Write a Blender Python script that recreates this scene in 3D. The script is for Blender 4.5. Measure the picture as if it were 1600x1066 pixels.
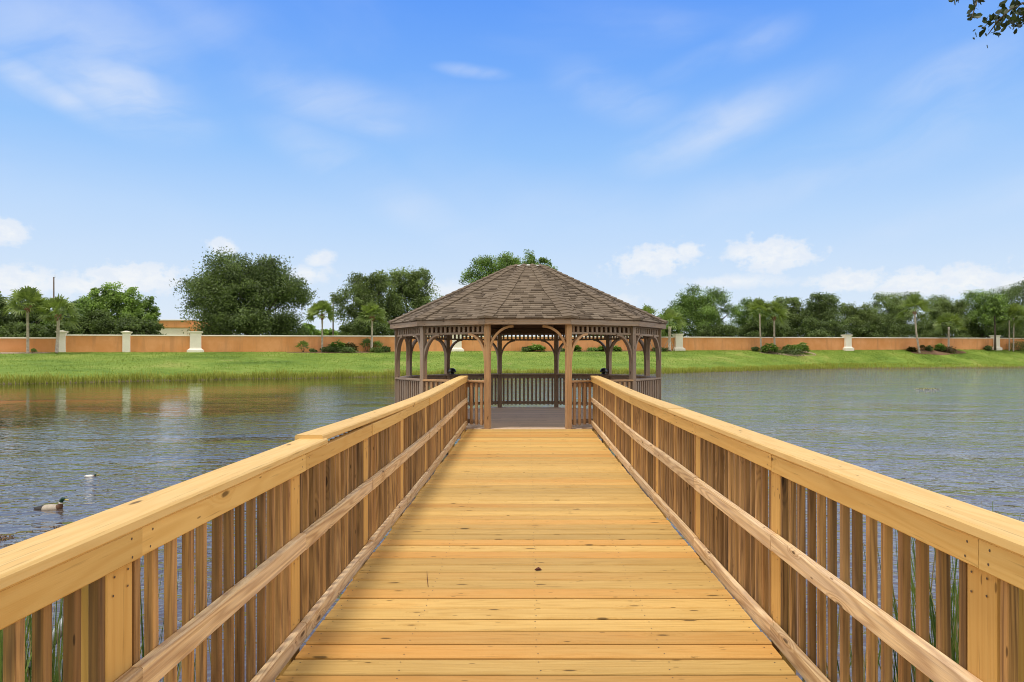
import bpy, bmesh, math, random
import numpy as np
from mathutils import Vector, Matrix
R_ = math.radians
for o in list(bpy.data.objects): bpy.data.objects.remove(o)
C = bpy.context.scene.collection
scene = bpy.context.scene

# ------------------------------------------------------------------ camera
FPX, CX, CY, EYE, DECK = 1116.0, 825.0, 557.0, 2.4, 0.9
cam_d = bpy.data.cameras.new('camera'); cam = bpy.data.objects.new('camera', cam_d); C.objects.link(cam)
cam.location = (0, 0, EYE); cam.rotation_euler = (R_(90), 0, 0)
cam_d.sensor_width = 36; cam_d.lens = FPX / 1600 * 36
cam_d.shift_x = -(CX - 800) / 1600; cam_d.shift_y = (CY - 533) / 1600
cam_d.clip_start = 0.05; cam_d.clip_end = 9000
scene.camera = cam

# ------------------------------------------------------------------ node helper
class NT:
    def __init__(s, tree): s.t = tree; s.n = tree.nodes; s.l = tree.links
    def put(s, sock, v):
        if isinstance(v, bpy.types.NodeSocket): s.l.new(v, sock)
        elif isinstance(v, (tuple, list)):
            v = tuple(v)
            if sock.type == 'RGBA' and len(v) == 3: v = v + (1,)
            sock.default_value = v
        elif v is not None: sock.default_value = v
    def node(s, typ, ins=None, **kw):
        n = s.n.new(typ)
        for k, v in kw.items(): setattr(n, k, v)
        for k, v in (ins or {}).items(): s.put(n.inputs[k], v)
        return n
    def m(s, op, a, b=None, c=None, clamp=False):
        n = s.n.new('ShaderNodeMath'); n.operation = op; n.use_clamp = clamp
        s.put(n.inputs[0], a)
        if b is not None: s.put(n.inputs[1], b)
        if c is not None: s.put(n.inputs[2], c)
        return n.outputs[0]
    def vm(s, op, a, b=None):
        n = s.n.new('ShaderNodeVectorMath'); n.operation = op
        s.put(n.inputs[0], a)
        if b is not None: s.put(n.inputs['Scale' if op == 'SCALE' else 1], b)
        return n.outputs[1] if op in ('LENGTH', 'DISTANCE', 'DOT_PRODUCT') else n.outputs[0]
    def xyz(s, x=0.0, y=0.0, z=0.0):
        return s.node('ShaderNodeCombineXYZ', {'X': x, 'Y': y, 'Z': z}).outputs[0]
    def sep(s, v):
        n = s.node('ShaderNodeSeparateXYZ', {0: v}); return n.outputs[0], n.outputs[1], n.outputs[2]
    def noise(s, v, scale=1.0, detail=3.0, rough=.5, dist=0.0):
        return s.node('ShaderNodeTexNoise', {'Vector': v, 'Scale': scale, 'Detail': detail, 'Roughness': rough, 'Distortion': dist}).outputs[0]
    def mix(s, f, a, b, blend='MIX'):
        n = s.n.new('ShaderNodeMix'); n.data_type = 'RGBA'; n.blend_type = blend
        s.put(n.inputs[0], f); s.put(n.inputs[6], a); s.put(n.inputs[7], b)
        return n.outputs[2]
    def ss(s, v, lo, hi, a=0.0, b=1.0):
        n = s.n.new('ShaderNodeMapRange'); n.interpolation_type = 'SMOOTHSTEP'
        s.put(n.inputs[0], v); s.put(n.inputs[1], lo); s.put(n.inputs[2], hi); s.put(n.inputs[3], a); s.put(n.inputs[4], b)
        return n.outputs[0]
    def ramp(s, f, stops, interp='LINEAR'):
        n = s.n.new('ShaderNodeValToRGB'); s.put(n.inputs[0], f); r = n.color_ramp; r.interpolation = interp
        while len(r.elements) < len(stops): r.elements.new(0.5)
        for e, (p, c) in zip(r.elements, stops): e.position = p; e.color = tuple(c) + ((1,) if len(c) == 3 else ())
        return n.outputs[0]

def lin(r, g, b):
    f = lambda c: (c / 255 / 12.92) if c / 255 <= .04045 else ((c / 255 + .055) / 1.055) ** 2.4
    return (f(r), f(g), f(b))

# ------------------------------------------------------------------ sky, sun, exposure
SUN_EL, SUN_AZ = 74.0, 222.0            # azimuth clockwise from +Y (view direction)
w = bpy.data.worlds.new('World'); scene.world = w; w.use_nodes = True
w.node_tree.nodes.clear(); T = NT(w.node_tree)
sky = T.node('ShaderNodeTexSky', sky_type='NISHITA', sun_disc=False, sun_elevation=R_(SUN_EL), sun_rotation=R_(SUN_AZ), air_density=1.0, dust_density=1.0, ozone_density=2.0)
gx, gy, gz = T.sep(T.node('ShaderNodeTexCoord').outputs['Generated'])
el = T.m('MULTIPLY', T.m('ARCSINE', gz), 180 / math.pi)
az = T.m('MULTIPLY', T.m('ARCTAN2', gx, gy), 180 / math.pi)
base = T.ramp(T.m('DIVIDE', el, 60.0, clamp=True), [
    (0.0, lin(226, 237, 249)), (.05, lin(222, 236, 251)), (.11, lin(208, 229, 253)), (.175, lin(188, 219, 255)),
    (.26, lin(151, 199, 255)), (.35, lin(122, 178, 254)), (.44, lin(99, 160, 252)), (1.0, lin(75, 135, 235))])
aev = T.xyz(az, el, 0.0)
warp = T.noise(aev, .09, 4, .55)
cir = None
def pix_dir(px, py):
    x = (px - CX) / FPX; z = (CY - py) / FPX
    return math.degrees(math.atan2(x, 1)), math.degrees(math.atan2(z, math.hypot(1, x)))
def blob(px, py, rx, ry, rot, soft=1.0):
    a, e = pix_dir(px, py)
    k = 57.3 / FPX
    v = T.vm('SUBTRACT', aev, (a, e, 0))
    v = T.node('ShaderNodeVectorRotate', {'Vector': v, 'Angle': R_(rot)}, rotation_type='Z_AXIS').outputs[0]
    v = T.vm('DIVIDE', v, (rx * k, ry * k, 1))
    return T.vm('LENGTH', v)
# thin high wisps: streaky noise inside soft regions
wv = T.node('ShaderNodeVectorRotate', {'Vector': aev, 'Angle': R_(-14)}, rotation_type='Z_AXIS').outputs[0]
streak = T.noise(T.vm('ADD', T.vm('MULTIPLY', wv, (.07, .3, 1)), T.xyz(T.m('MULTIPLY', warp, 1.2), T.m('MULTIPLY', warp, 1.6), 0)), 1.0, 6, .52, .4)
streak2 = T.noise(T.vm('MULTIPLY', aev, (.05, .11, 1)), 1.0, 5, .5, .8)
for (px, py, rx, ry, rot, amt) in [(190, 140, 135, 60, 10, .75), (60, 130, 130, 26, 22, .65), (120, 60, 220, 90, 0, .4), (330, 60, 260, 70, 30, .17), (490, 150, 170, 45, 8, .34), (590, 195, 60, 18, 0, .3),
                              (740, 112, 60, 11, 4, .42), (590, 290, 240, 46, 27, .3), (1130, 195, 175, 42, -17, .5), (1480, 125, 120, 34, -16, .42), (960, 150, 120, 40, 20, .26),
                              (1010, 35, 90, 30, 10, .22), (1190, 60, 70, 28, -10, .25), (1330, 250, 320, 50, -15, .22), (1560, 310, 160, 28, -14, .3), (1080, 100, 90, 18, -20, .22),
                              (1400, 190, 200, 40, -12, .25), (850, 320, 300, 60, 10, .09)]:
    r = T.m('ADD', blob(px, py, rx, ry, rot), T.m('MULTIPLY', T.m('SUBTRACT', warp, .5), .9))
    g = T.m('MULTIPLY', T.ss(r, 1.25, 0.05), amt)
    cir = g if cir is None else T.m('MAXIMUM', cir, g)
cirf = T.m('MULTIPLY', cir, T.ss(streak, .25, .70, .12, 1.25))
cirf = T.m('ADD', cirf, T.m('MULTIPLY', T.ss(streak2, .42, .75), .10), clamp=True)
col = T.mix(cirf, base, lin(226, 236, 253))
# low heaped clouds by the horizon
cn = T.noise(T.vm('MULTIPLY', aev, (1, 1.25, 1)), .8, 7, .6)
cm = None
for (px, py, rx, ry, rot, amt) in [(1020, 408, 70, 26, -8, 1), (1075, 392, 26, 14, 0, 1), (1210, 398, 66, 27, 4, 1), (1160, 396, 30, 14, 0, .8), (1330, 440, 60, 18, 0, .9), (1430, 443, 60, 22, 0, 1), (1510, 438, 52, 22, 0, 1), (1600, 445, 60, 18, 0, .8),
                              (350, 387, 26, 14, 0, .8), (8, 362, 28, 18, 0, .9), (30, 440, 58, 22, 0, .9), (205, 436, 80, 24, -4, 1), (140, 448, 70, 16, 0, .8), (500, 405, 28, 14, -20, .7), (480, 428, 40, 16, 0, .6), (700, 455, 80, 20, 0, .4), (950, 470, 60, 12, 0, .5),
                              (-250, 420, 130, 40, 0, 1), (1850, 420, 150, 40, 0, 1), (1150, 440, 90, 12, 0, .5)]:
    g = T.m('MULTIPLY', T.m('SUBTRACT', 1.0, T.m('ADD', blob(px, py, rx, ry, rot), T.m('MULTIPLY', T.m('SUBTRACT', cn, .5), 2.4))), amt)
    cm = g if cm is None else T.m('MAXIMUM', cm, g)
cmf = T.ss(cm, -.12, .50, 0, .76)
ccol = T.mix(T.ss(cn, .35, .65), lin(238, 243, 251), lin(255, 254, 252))
col = T.mix(cmf, col, ccol)
# bright out-of-view sky added overhead, beside and behind the camera as fill light
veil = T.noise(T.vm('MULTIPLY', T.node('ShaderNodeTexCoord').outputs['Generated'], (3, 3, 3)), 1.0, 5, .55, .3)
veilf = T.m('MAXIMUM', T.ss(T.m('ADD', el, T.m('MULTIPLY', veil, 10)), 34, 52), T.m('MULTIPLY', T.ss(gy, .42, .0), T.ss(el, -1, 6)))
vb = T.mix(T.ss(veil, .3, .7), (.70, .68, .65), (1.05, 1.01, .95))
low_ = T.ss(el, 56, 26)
side = T.m('MULTIPLY', T.ss(T.m('ABSOLUTE', gx), .35, .8), low_)          # added out-of-view brightening low on both sides, lights the rail faces
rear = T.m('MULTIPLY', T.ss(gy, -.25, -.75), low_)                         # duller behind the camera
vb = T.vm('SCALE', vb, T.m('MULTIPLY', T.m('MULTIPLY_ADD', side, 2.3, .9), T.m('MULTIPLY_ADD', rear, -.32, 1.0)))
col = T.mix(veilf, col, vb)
BGS = 0.1
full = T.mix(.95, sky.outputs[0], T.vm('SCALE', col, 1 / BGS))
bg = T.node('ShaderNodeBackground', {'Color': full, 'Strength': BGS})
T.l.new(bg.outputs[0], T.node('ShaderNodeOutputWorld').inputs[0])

sv = Vector((math.sin(R_(SUN_AZ)) * math.cos(R_(SUN_EL)), math.cos(R_(SUN_AZ)) * math.cos(R_(SUN_EL)), math.sin(R_(SUN_EL))))
sd = bpy.data.lights.new('sun', 'SUN'); sd.energy = 2.4; sd.angle = R_(11); sd.color = (1, .94, .84)
so = bpy.data.objects.new('sun', sd); C.objects.link(so); so.location = sv * 60; so.rotation_euler = sv.to_track_quat('Z', 'Y').to_euler()
vs = scene.view_settings; scene.display_settings.display_device = 'sRGB'
vs.view_transform = 'Standard'; vs.look = 'None'; vs.gamma = 1; vs.use_curve_mapping = False; vs.exposure = 0.0
scene.cycles.max_bounces = 8; scene.cycles.diffuse_bounces = 4; scene.cycles.glossy_bounces = 4; scene.cycles.transparent_max_bounces = 8
scene.cycles.use_denoising = True; scene.cycles.pixel_filter_type = 'BLACKMAN_HARRIS'; scene.cycles.filter_width = 1.0

# ------------------------------------------------------------------ mesh helpers
rng = random.Random(7)
def tag(o, label=None, cat=None, group=None, kind=None):
    if label: o['label'] = label
    if cat: o['category'] = cat
    if group: o['group'] = group
    if kind: o['kind'] = kind
    return o
def empty(name, loc=(0, 0, 0), label=None, cat=None, group=None):
    o = bpy.data.objects.new(name, None); C.objects.link(o); o.location = loc; o.empty_display_size = .2
    return tag(o, label, cat, group)
def link(name, me, parent=None):
    o = bpy.data.objects.new(name, me); C.objects.link(o)
    if parent is not None:
        o.parent = parent
        base = parent; off = Vector(parent.location)
        while base.parent is not None: base = base.parent; off += Vector(base.location)
        o.location = -off          # mesh coordinates are world coordinates; parents only carry a location
    return o

class MB:
    def __init__(s): s.v = []; s.f = []; s.uv = []; s.r = []; s.mi = []; s.sm = []
    def face(s, idx, uv=None, r=0.0, mi=0, sm=False):
        s.f.append(idx); s.uv.append(uv or [(0, 0)] * len(idx)); s.r.append(r); s.mi.append(mi); s.sm.append(sm)
    def sweep(s, path, sec, up=(0, 0, 1), r=None, mi=0, sm=False, scales=None):
        """sec: list of (side, normal) points; path: polyline; grain runs along it"""
        path = [Vector(p) for p in path]; up = Vector(up)
        if r is None: r = rng.random()
        ou, ov = rng.uniform(0, 50), rng.uniform(0, 20)
        n = len(sec); rings = []; L = 0; us = []
        per = [0]
        for k in range(n):
            a, b = sec[k], sec[(k + 1) % n]; per.append(per[-1] + math.hypot(a[0] - b[0], a[1] - b[1]))
        for i, p in enumerate(path):
            if i > 0: L += (path[i] - path[i - 1]).length
            us.append(L)
            a = path[max(i - 1, 0)]; b = path[min(i + 1, len(path) - 1)]
            t = (b - a).normalized(); sd_ = t.cross(up)
            if sd_.length < 1e-6: sd_ = t.cross(Vector((1, 0, 0)))
            sd_.normalize(); nn = sd_.cross(t)
            k_ = scales[i] if scales else 1
            b0 = len(s.v)
            for (x, y) in sec: s.v.append(p + sd_ * (x * k_) + nn * (y * k_))
            rings.append(b0)
        for i in range(len(path) - 1):
            for k in range(n):
                j = (k + 1) % n
                s.face([rings[i] + k, rings[i] + j, rings[i + 1] + j, rings[i + 1] + k],
                       [(ou + us[i], ov + per[k]), (ou + us[i], ov + per[k + 1]), (ou + us[i + 1], ov + per[k + 1]), (ou + us[i + 1], ov + per[k])], r, mi, sm)
        for (b0, u, rev) in ((rings[0], us[0], True), (rings[-1], us[-1], False)):
            idx = [b0 + k for k in range(n)]; uvs = [(ou + u + sec[k][0] * .15, ov + sec[k][1]) for k in range(n)]
            if rev: idx.reverse(); uvs.reverse()
            s.face(idx, uvs, r, mi, False)
    def beam(s, path, wd, ht, up=(0, 0, 1), c=.003, r=None, mi=0):
        a, b = wd / 2, ht / 2
        if c > 0: sec = [(-a + c, -b), (a - c, -b), (a, -b + c), (a, b - c), (a - c, b), (-a + c, b), (-a, b - c), (-a, -b + c)]
        else: sec = [(-a, -b), (a, -b), (a, b), (-a, b)]
        s.sweep(path, sec, up, r, mi)
    def tube(s, path, rad, n=8, r=None, mi=0, up=(0, 0, 1)):
        sec = [(math.cos(2 * math.pi * k / n), math.sin(2 * math.pi * k / n)) for k in range(n)]
        if not isinstance(rad, (list, tuple)): rad = [rad] * len(path)
        s.sweep(path, sec, up, r, mi, True, rad)
    def box(s, lo, hi, c=0, r=None, mi=0):
        x0, y0, z0 = lo; x1, y1, z1 = hi
        s.beam([(x0, (y0 + y1) / 2, (z0 + z1) / 2), (x1, (y0 + y1) / 2, (z0 + z1) / 2)], y1 - y0, z1 - z0, c=c, r=r, mi=mi)
    def lathe(s, prof, center=(0, 0, 0), n=16, r=0.0, mi=0):
        cx, cy, cz = center; b0 = len(s.v)
        for (rad, z) in prof:
            for k in range(n): s.v.append(Vector((cx + rad * math.cos(2 * math.pi * k / n), cy + rad * math.sin(2 * math.pi * k / n), cz + z)))
        for i in range(len(prof) - 1):
            for k in range(n):
                j = (k + 1) % n
                s.face([b0 + i * n + k, b0 + i * n + j, b0 + (i + 1) * n + j, b0 + (i + 1) * n + k], None, r, mi, True)
        s.face([b0 + k for k in range(n)][::-1], None, r, mi); s.face([b0 + (len(prof) - 1) * n + k for k in range(n)], None, r, mi)
    def mesh(s, name, mats, fix=True):
        me = bpy.data.meshes.new(name); me.from_pydata([tuple(v) for v in s.v], [], s.f)
        for mt in (mats if isinstance(mats, (list, tuple)) else [mats]): me.materials.append(mt)
        uvl = me.uv_layers.new(name='UVMap')
        uvl.data.foreach_set('uv', [c for f in s.uv for p in f for c in p])
        at = me.attributes.new('rnd', 'FLOAT', 'FACE'); at.data.foreach_set('value', s.r)
        me.polygons.foreach_set('material_index', s.mi); me.polygons.foreach_set('use_smooth', s.sm)
        if fix:
            bm = bmesh.new(); bm.from_mesh(me); bmesh.ops.recalc_face_normals(bm, faces=bm.faces); bm.to_mesh(me); bm.free()
        me.update(); return me
    def build(s, name, mats, parent=None, fix=True): return link(name, s.mesh(name, mats, fix), parent)

def raw_mesh(name, verts, quads, rnd, mat, smooth=False):
    """fast numpy mesh; quads (N,k)"""
    verts = np.asarray(verts, dtype=np.float32); quads = np.asarray(quads, dtype=np.int32); nf, k = quads.shape
    me = bpy.data.meshes.new(name)
    me.vertices.add(len(verts)); me.vertices.foreach_set('co', verts.ravel())
    me.loops.add(nf * k); me.loops.foreach_set('vertex_index', quads.ravel())
    me.polygons.add(nf); me.polygons.foreach_set('loop_start', np.arange(0, nf * k, k, dtype=np.int32))
    if smooth: me.polygons.foreach_set('use_smooth', np.ones(nf, dtype=bool))
    at = me.attributes.new('rnd', 'FLOAT', 'FACE'); at.data.foreach_set('value', np.asarray(rnd, dtype=np.float32))
    me.update(calc_edges=True); me.validate(); me.materials.append(mat)
    return me

# ------------------------------------------------------------------ materials
def new_mat(name):
    mt = bpy.data.materials.new(name); mt.use_nodes = True; mt.node_tree.nodes.clear()
    t = NT(mt.node_tree); out = t.node('ShaderNodeOutputMaterial')
    return mt, t, out
def finish(t, out, col, rough=.6, bump=None, bstr=.3, bdist=.01, spec=.3, metal=0.0, **kw):
    ins = {'Base Color': col, 'Roughness': rough, 'Specular IOR Level': spec, 'Metallic': metal}
    p = t.node('ShaderNodeBsdfPrincipled', ins)
    for k, v in kw.items(): t.put(p.inputs[k], v)
    if bump is not None:
        b = t.node('ShaderNodeBump', {'Height': bump, 'Strength': bstr, 'Distance': bdist}); t.l.new(b.outputs[0], p.inputs['Normal'])
    t.l.new(p.outputs[0], out.inputs[0]); return p

def wood(name, light, dark, alt, knots=.45, ring=.5, streak=.35, vary=.25, altamt=.35, grey=None, greyamt=0.0, rough=.65, bump=.25, stain=.0, fleck=.45):
    mt, t, out = new_mat(name)
    u, v, _ = t.sep(t.node('ShaderNodeUVMap', uv_map='UVMap').outputs[0])
    rnd = t.m('FRACT', t.m('ADD', t.node('ShaderNodeAttribute', attribute_name='rnd').outputs['Fac'], t.node('ShaderNodeObjectInfo').outputs['Random']))
    off = t.m('MULTIPLY', rnd, 91.7)
    u = t.m('ADD', u, t.m('MULTIPLY', rnd, 17.0)); v = t.m('ADD', v, t.m('MULTIPLY', rnd, 5.3))
    # knots, one sparse cell in a few
    kv = t.xyz(t.m('MULTIPLY', u, 1.9), t.m('MULTIPLY', v, 7.0), 0)
    vo = t.node('ShaderNodeTexVoronoi', {'Vector': kv, 'Scale': 1.0, 'Randomness': .9}, voronoi_dimensions='2D')
    kd = vo.outputs['Distance']; kr, kg, _b = t.sep(vo.outputs['Color'])
    has = t.m('GREATER_THAN', kr, 1 - knots)
    ksize = t.m('MULTIPLY_ADD', kg, .055, .028)
    kwob = t.noise(t.xyz(t.m('MULTIPLY', u, 30), t.m('MULTIPLY', v, 60), off), 1, 2)
    kd2 = t.m('ADD', kd, t.m('MULTIPLY', t.m('SUBTRACT', kwob, .5), .05))
    knot = t.m('MULTIPLY', t.ss(t.m('DIVIDE', kd2, ksize), 1.25, .55), has)
    halo = t.m('MULTIPLY', t.ss(t.m('DIVIDE', kd2, ksize), 4.2, .8), has)
    pk = t.node('ShaderNodeTexVoronoi', {'Vector': t.xyz(t.m('MULTIPLY', u, 5.0), t.m('MULTIPLY', v, 22.0), 0), 'Scale': 1.0}, voronoi_dimensions='2D')
    pr_, _q, _q2 = t.sep(pk.outputs['Color'])
    pin = t.m('MULTIPLY', t.ss(pk.outputs['Distance'], .10, .05), t.m('GREATER_THAN', pr_, 1 - knots * .3))
    # growth rings seen on a flat-sawn face
    rn = t.noise(t.xyz(t.m('MULTIPLY', u, .42), t.m('MULTIPLY', v, 6.5), off), 1, 2, .45)
    rn = t.m('ADD', rn, t.m('MULTIPLY', halo, .13))
    rings = t.m('MULTIPLY_ADD', t.m('SINE', t.m('MULTIPLY', rn, 95.0)), .5, .5)
    rings = t.m('POWER', rings, 1.6)
    g1 = t.noise(t.xyz(t.m('MULTIPLY', u, 1.3), t.m('MULTIPLY', v, 55), off), 1, 5, .6)
    g2 = t.noise(t.xyz(t.m('MULTIPLY', u, 5), t.m('MULTIPLY', v, 260), off), 1, 2, .6)
    patch = t.noise(t.xyz(t.m('MULTIPLY', u, .9), t.m('MULTIPLY', v, 3), off), 1, 4, .6)
    f = t.m('ADD', t.m('ADD', t.m('MULTIPLY', rings, ring), t.m('MULTIPLY', t.m('SUBTRACT', g2, .5), streak * 1.5)), t.m('MULTIPLY', t.m('SUBTRACT', g1, .4), streak * 3.0), clamp=True)
    col = t.mix(f, light, dark)
    col = t.mix(t.m('MULTIPLY', t.ss(t.m('ADD', t.m('FRACT', t.m('MULTIPLY', rnd, 13.7)), t.m('MULTIPLY', t.m('SUBTRACT', patch, .5), .8)), .45, 1.1), altamt), col, alt)
    if grey is not None:
        gm = t.m('MULTIPLY', t.ss(t.m('ADD', t.m('MULTIPLY', g1, .6), t.m('MULTIPLY', patch, .6)), .42, .78), greyamt)
        col = t.mix(gm, col, grey)
    col = t.mix(t.m('MULTIPLY', halo, .3), col, dark)
    col = t.mix(t.m('MULTIPLY', pin, .75), col, tuple(c * .3 for c in dark))
    col = t.mix(t.m('MULTIPLY', knot, .88), col, tuple(c * .22 for c in dark))
    if stain > 0:
        sp = t.noise(t.xyz(t.m('MULTIPLY', u, 9), t.m('MULTIPLY', v, 30), off), 1, 4, .65)
        col = t.mix(t.m('MULTIPLY', t.ss(sp, .66, .78), stain), col, tuple(c * .3 for c in dark))
    dk = t.noise(t.xyz(t.m('MULTIPLY', u, 3.5), t.m('MULTIPLY', v, 95), t.m('ADD', off, 9.0)), 1, 2, .5)
    col = t.mix(t.m('MULTIPLY', t.ss(dk, .62, .76), fleck), col, tuple(c * .42 for c in dark))
    val = t.m('MULTIPLY_ADD', t.m('FRACT', t.m('MULTIPLY', rnd, 7.31)), vary, 1 - vary * .55)
    val = t.m('MULTIPLY', val, t.m('MULTIPLY_ADD', patch, .3, .85))
    col = t.vm('SCALE', col, val)
    h = t.m('ADD', t.m('MULTIPLY', g1, .6), t.m('ADD', t.m('MULTIPLY', g2, .4), t.m('MULTIPLY', rings, .25)))
    finish(t, out, col, rough, h, bump, .004, .25)
    return mt

M = {}
M['deck'] = wood('deck_pine', (.62, .40, .13), (.44, .245, .055), (.54, .23, .045), knots=.34, ring=.34, streak=.34, vary=.32, altamt=.6, stain=.7, bump=.22)
M['cap'] = wood('cap_pine', (.68, .46, .185), (.56, .33, .095), (.58, .32, .09), knots=.14, ring=.32, streak=.25, vary=.15, altamt=.25, stain=.12)
M['fascia'] = wood('board_pine', (.66, .42, .14), (.53, .29, .07), (.52, .25, .05), knots=.25, ring=.35, streak=.22, vary=.14, altamt=.3)
M['post'] = wood('post_pine', (.64, .38, .115), (.50, .255, .06), (.50, .24, .06), knots=.3, ring=.3, streak=.22, vary=.14, altamt=.3)
M['weather'] = wood('weathered_pine', (.74, .52, .27), (.38, .20, .075), (.54, .31, .13), knots=.3, ring=.65, streak=.6, vary=.25, altamt=.3, grey=(.68, .57, .44), greyamt=.38, bump=.5)
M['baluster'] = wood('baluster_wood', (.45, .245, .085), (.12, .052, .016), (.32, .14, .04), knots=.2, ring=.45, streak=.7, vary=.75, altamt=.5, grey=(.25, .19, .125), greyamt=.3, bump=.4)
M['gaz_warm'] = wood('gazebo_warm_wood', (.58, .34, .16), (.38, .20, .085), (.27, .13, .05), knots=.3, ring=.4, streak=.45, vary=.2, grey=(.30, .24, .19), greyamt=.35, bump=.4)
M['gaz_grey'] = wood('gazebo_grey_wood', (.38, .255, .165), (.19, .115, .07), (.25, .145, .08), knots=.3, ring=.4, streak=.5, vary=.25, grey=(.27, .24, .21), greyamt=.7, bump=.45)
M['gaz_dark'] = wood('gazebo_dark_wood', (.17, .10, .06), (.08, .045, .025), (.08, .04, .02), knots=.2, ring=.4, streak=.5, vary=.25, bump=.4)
M['gaz_floor'] = wood('gazebo_floor_wood', (.84, .61, .42), (.64, .45, .29), (.72, .49, .3), knots=.4, ring=.6, streak=.5, vary=.25, grey=(.72, .58, .45), greyamt=.5, bump=.35)

def simple(name, col, rough=.6, var=.15, scale=3.0, bump=.2, spec=.3, metal=0.0, col2=None):
    mt, t, out = new_mat(name)
    v = t.node('ShaderNodeTexCoord').outputs['Object']
    n = t.noise(v, scale, 5, .6); n2 = t.noise(v, scale * 12, 3, .6)
    f = t.m('MULTIPLY_ADD', n2, .4, t.m('MULTIPLY', n, .6))
    c = t.mix(t.ss(f, .3, .7), tuple(x * (1 - var) for x in col), col2 or tuple(min(1, x * (1 + var)) for x in col))
    finish(t, out, c, rough, n2, bump, .01, spec, metal); return mt
M['metal'] = simple('galvanised_metal', (.35, .37, .40), .4, .15, 8, .1, .5, .6)
M['screw'] = simple('rusty_screw_head', (.09, .06, .045), .5, .3, 20, .0)
M['black'] = simple('black_plastic', (.012, .012, .014), .3, .2, 10, .05, .5)
M['flash'] = simple('pale_metal_cap', (.62, .60, .58), .45, .12, 6, .1, .4)
M['pole'] = simple('utility_pole_wood', (.13, .10, .085), .8, .3, 2)
M['white'] = simple('white_render', (.84, .78, .67), .8, .07, .6, .2)
M['stucco'] = None
M['bark'] = simple('oak_bark', (.115, .09, .07), .9, .4, 3, .7)
M['palm_bark'] = simple('palm_bark', (.43, .37, .30), .9, .35, 2.5, .6)
M['boots'] = simple('palm_boots', (.24, .12, .06), .9, .5, 6, .6)
M['stake'] = simple('stake_wood', (.50, .42, .33), .8, .2, 4)
M['mulch'] = simple('mulch', (.20, .115, .08), .95, .5, 4, .8, .1)
M['pale_mulch'] = simple('pale_mulch', (.36, .27, .20), .95, .35, 3, .8, .1)
M['dryleaf'] = simple('dry_leaf', (.10, .03, .02), .7, .4, 30, .2)

mt, t, out = new_mat('orange_stucco')
v = t.node('ShaderNodeTexCoord').outputs['Object']
n = t.noise(v, .35, 5, .6); n2 = t.noise(v, 9, 3, .6)
st = t.noise(t.vm('MULTIPLY', v, (1.2, 1.2, .15)), 1, 4, .6)
c = t.mix(t.ss(n, .3, .7), (.67, .29, .105), (.76, .36, .16))
c = t.mix(t.m('MULTIPLY', t.ss(st, .48, .72), .42), c, (.44, .21, .10))
finish(t, out, c, .85, n2, .3, .02, .2); M['stucco'] = mt

def leafmat(name, dark, light, trans=.3, rough=.5, spec=.35):
    mt, t, out = new_mat(name)
    r = t.node('ShaderNodeAttribute', attribute_name='rnd').outputs['Fac']
    col = t.mix(r, dark, light)
    p = t.node('ShaderNodeBsdfPrincipled', {'Base Color': col, 'Roughness': rough, 'Specular IOR Level': spec})
    tr = t.node('ShaderNodeBsdfTranslucent', {'Color': t.vm('MULTIPLY', col, (1.25, 1.3, .7))})
    mx = t.node('ShaderNodeMixShader', {0: trans}); t.l.new(p.outputs[0], mx.inputs[1]); t.l.new(tr.outputs[0], mx.inputs[2])
    t.l.new(mx.outputs[0], out.inputs[0]); return mt
M['oak_leaf'] = leafmat('dark_oak_leaves', (0.038, 0.062, 0.019), (0.174, 0.244, 0.077))
M['mid_leaf'] = leafmat('mid_green_leaves', (0.052, 0.094, 0.021), (0.250, 0.378, 0.091))
M['light_leaf'] = leafmat('light_green_leaves', (0.065, 0.122, 0.024), (0.333, 0.484, 0.114))
M['olive_leaf'] = leafmat('olive_leaves', (0.061, 0.089, 0.029), (0.246, 0.328, 0.108))
M['palm_leaf'] = leafmat('palm_leaves', (.085, .135, .03), (.255, .33, .09), .3, .45)
M['shrub_leaf'] = leafmat('shrub_leaves', (0.075, 0.150, 0.033), (0.270, 0.405, 0.105), .25, .4)
M['red_leaf'] = leafmat('reddish_shrub_leaves', (.05, .045, .02), (.17, .13, .05), .25, .4)
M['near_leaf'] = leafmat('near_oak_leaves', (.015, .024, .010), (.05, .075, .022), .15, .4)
M['reed'] = leafmat('reed_blades', (.17, .20, .03), (.50, .49, .11), .35, .6, .2)
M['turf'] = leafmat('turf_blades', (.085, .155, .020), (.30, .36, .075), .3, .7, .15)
M['near_reed'] = leafmat('near_reed_blades', (.05, .10, .03), (.20, .28, .07), .3, .5, .3)
M['dry_reed'] = leafmat('dry_reed_blades', (.28, .22, .12), (.55, .46, .28), .3, .6, .2)

# water
mt, t, out = new_mat('pond_water')
v = t.node('ShaderNodeTexCoord').outputs['Object']
vx, vy, vz = t.sep(v)
big = t.noise(v, .055, 3, .5, .6)
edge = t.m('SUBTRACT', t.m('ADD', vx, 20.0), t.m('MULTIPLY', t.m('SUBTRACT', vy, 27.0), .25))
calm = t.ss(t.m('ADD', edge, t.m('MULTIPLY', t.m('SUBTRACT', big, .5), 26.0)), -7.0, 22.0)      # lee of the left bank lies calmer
gust = t.ss(t.noise(t.vm('MULTIPLY', v, (.09, .22, 1)), 1, 3, .55, .5), .3, .66, .35, 1.2)
amp = t.m('MULTIPLY', t.m('MULTIPLY_ADD', calm, .88, .12), t.m('MULTIPLY', gust, t.m('MULTIPLY_ADD', t.m('MULTIPLY', calm, t.ss(vy, 22, 65)), 1.1, 1.0)))
v2 = t.node('ShaderNodeVectorRotate', {'Vector': v, 'Angle': R_(18)}, rotation_type='Z_AXIS').outputs[0]
h1 = t.noise(t.vm('MULTIPLY', v2, (2.3, 2.9, 1)), 1.0, 2, .5, .5)
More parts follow.
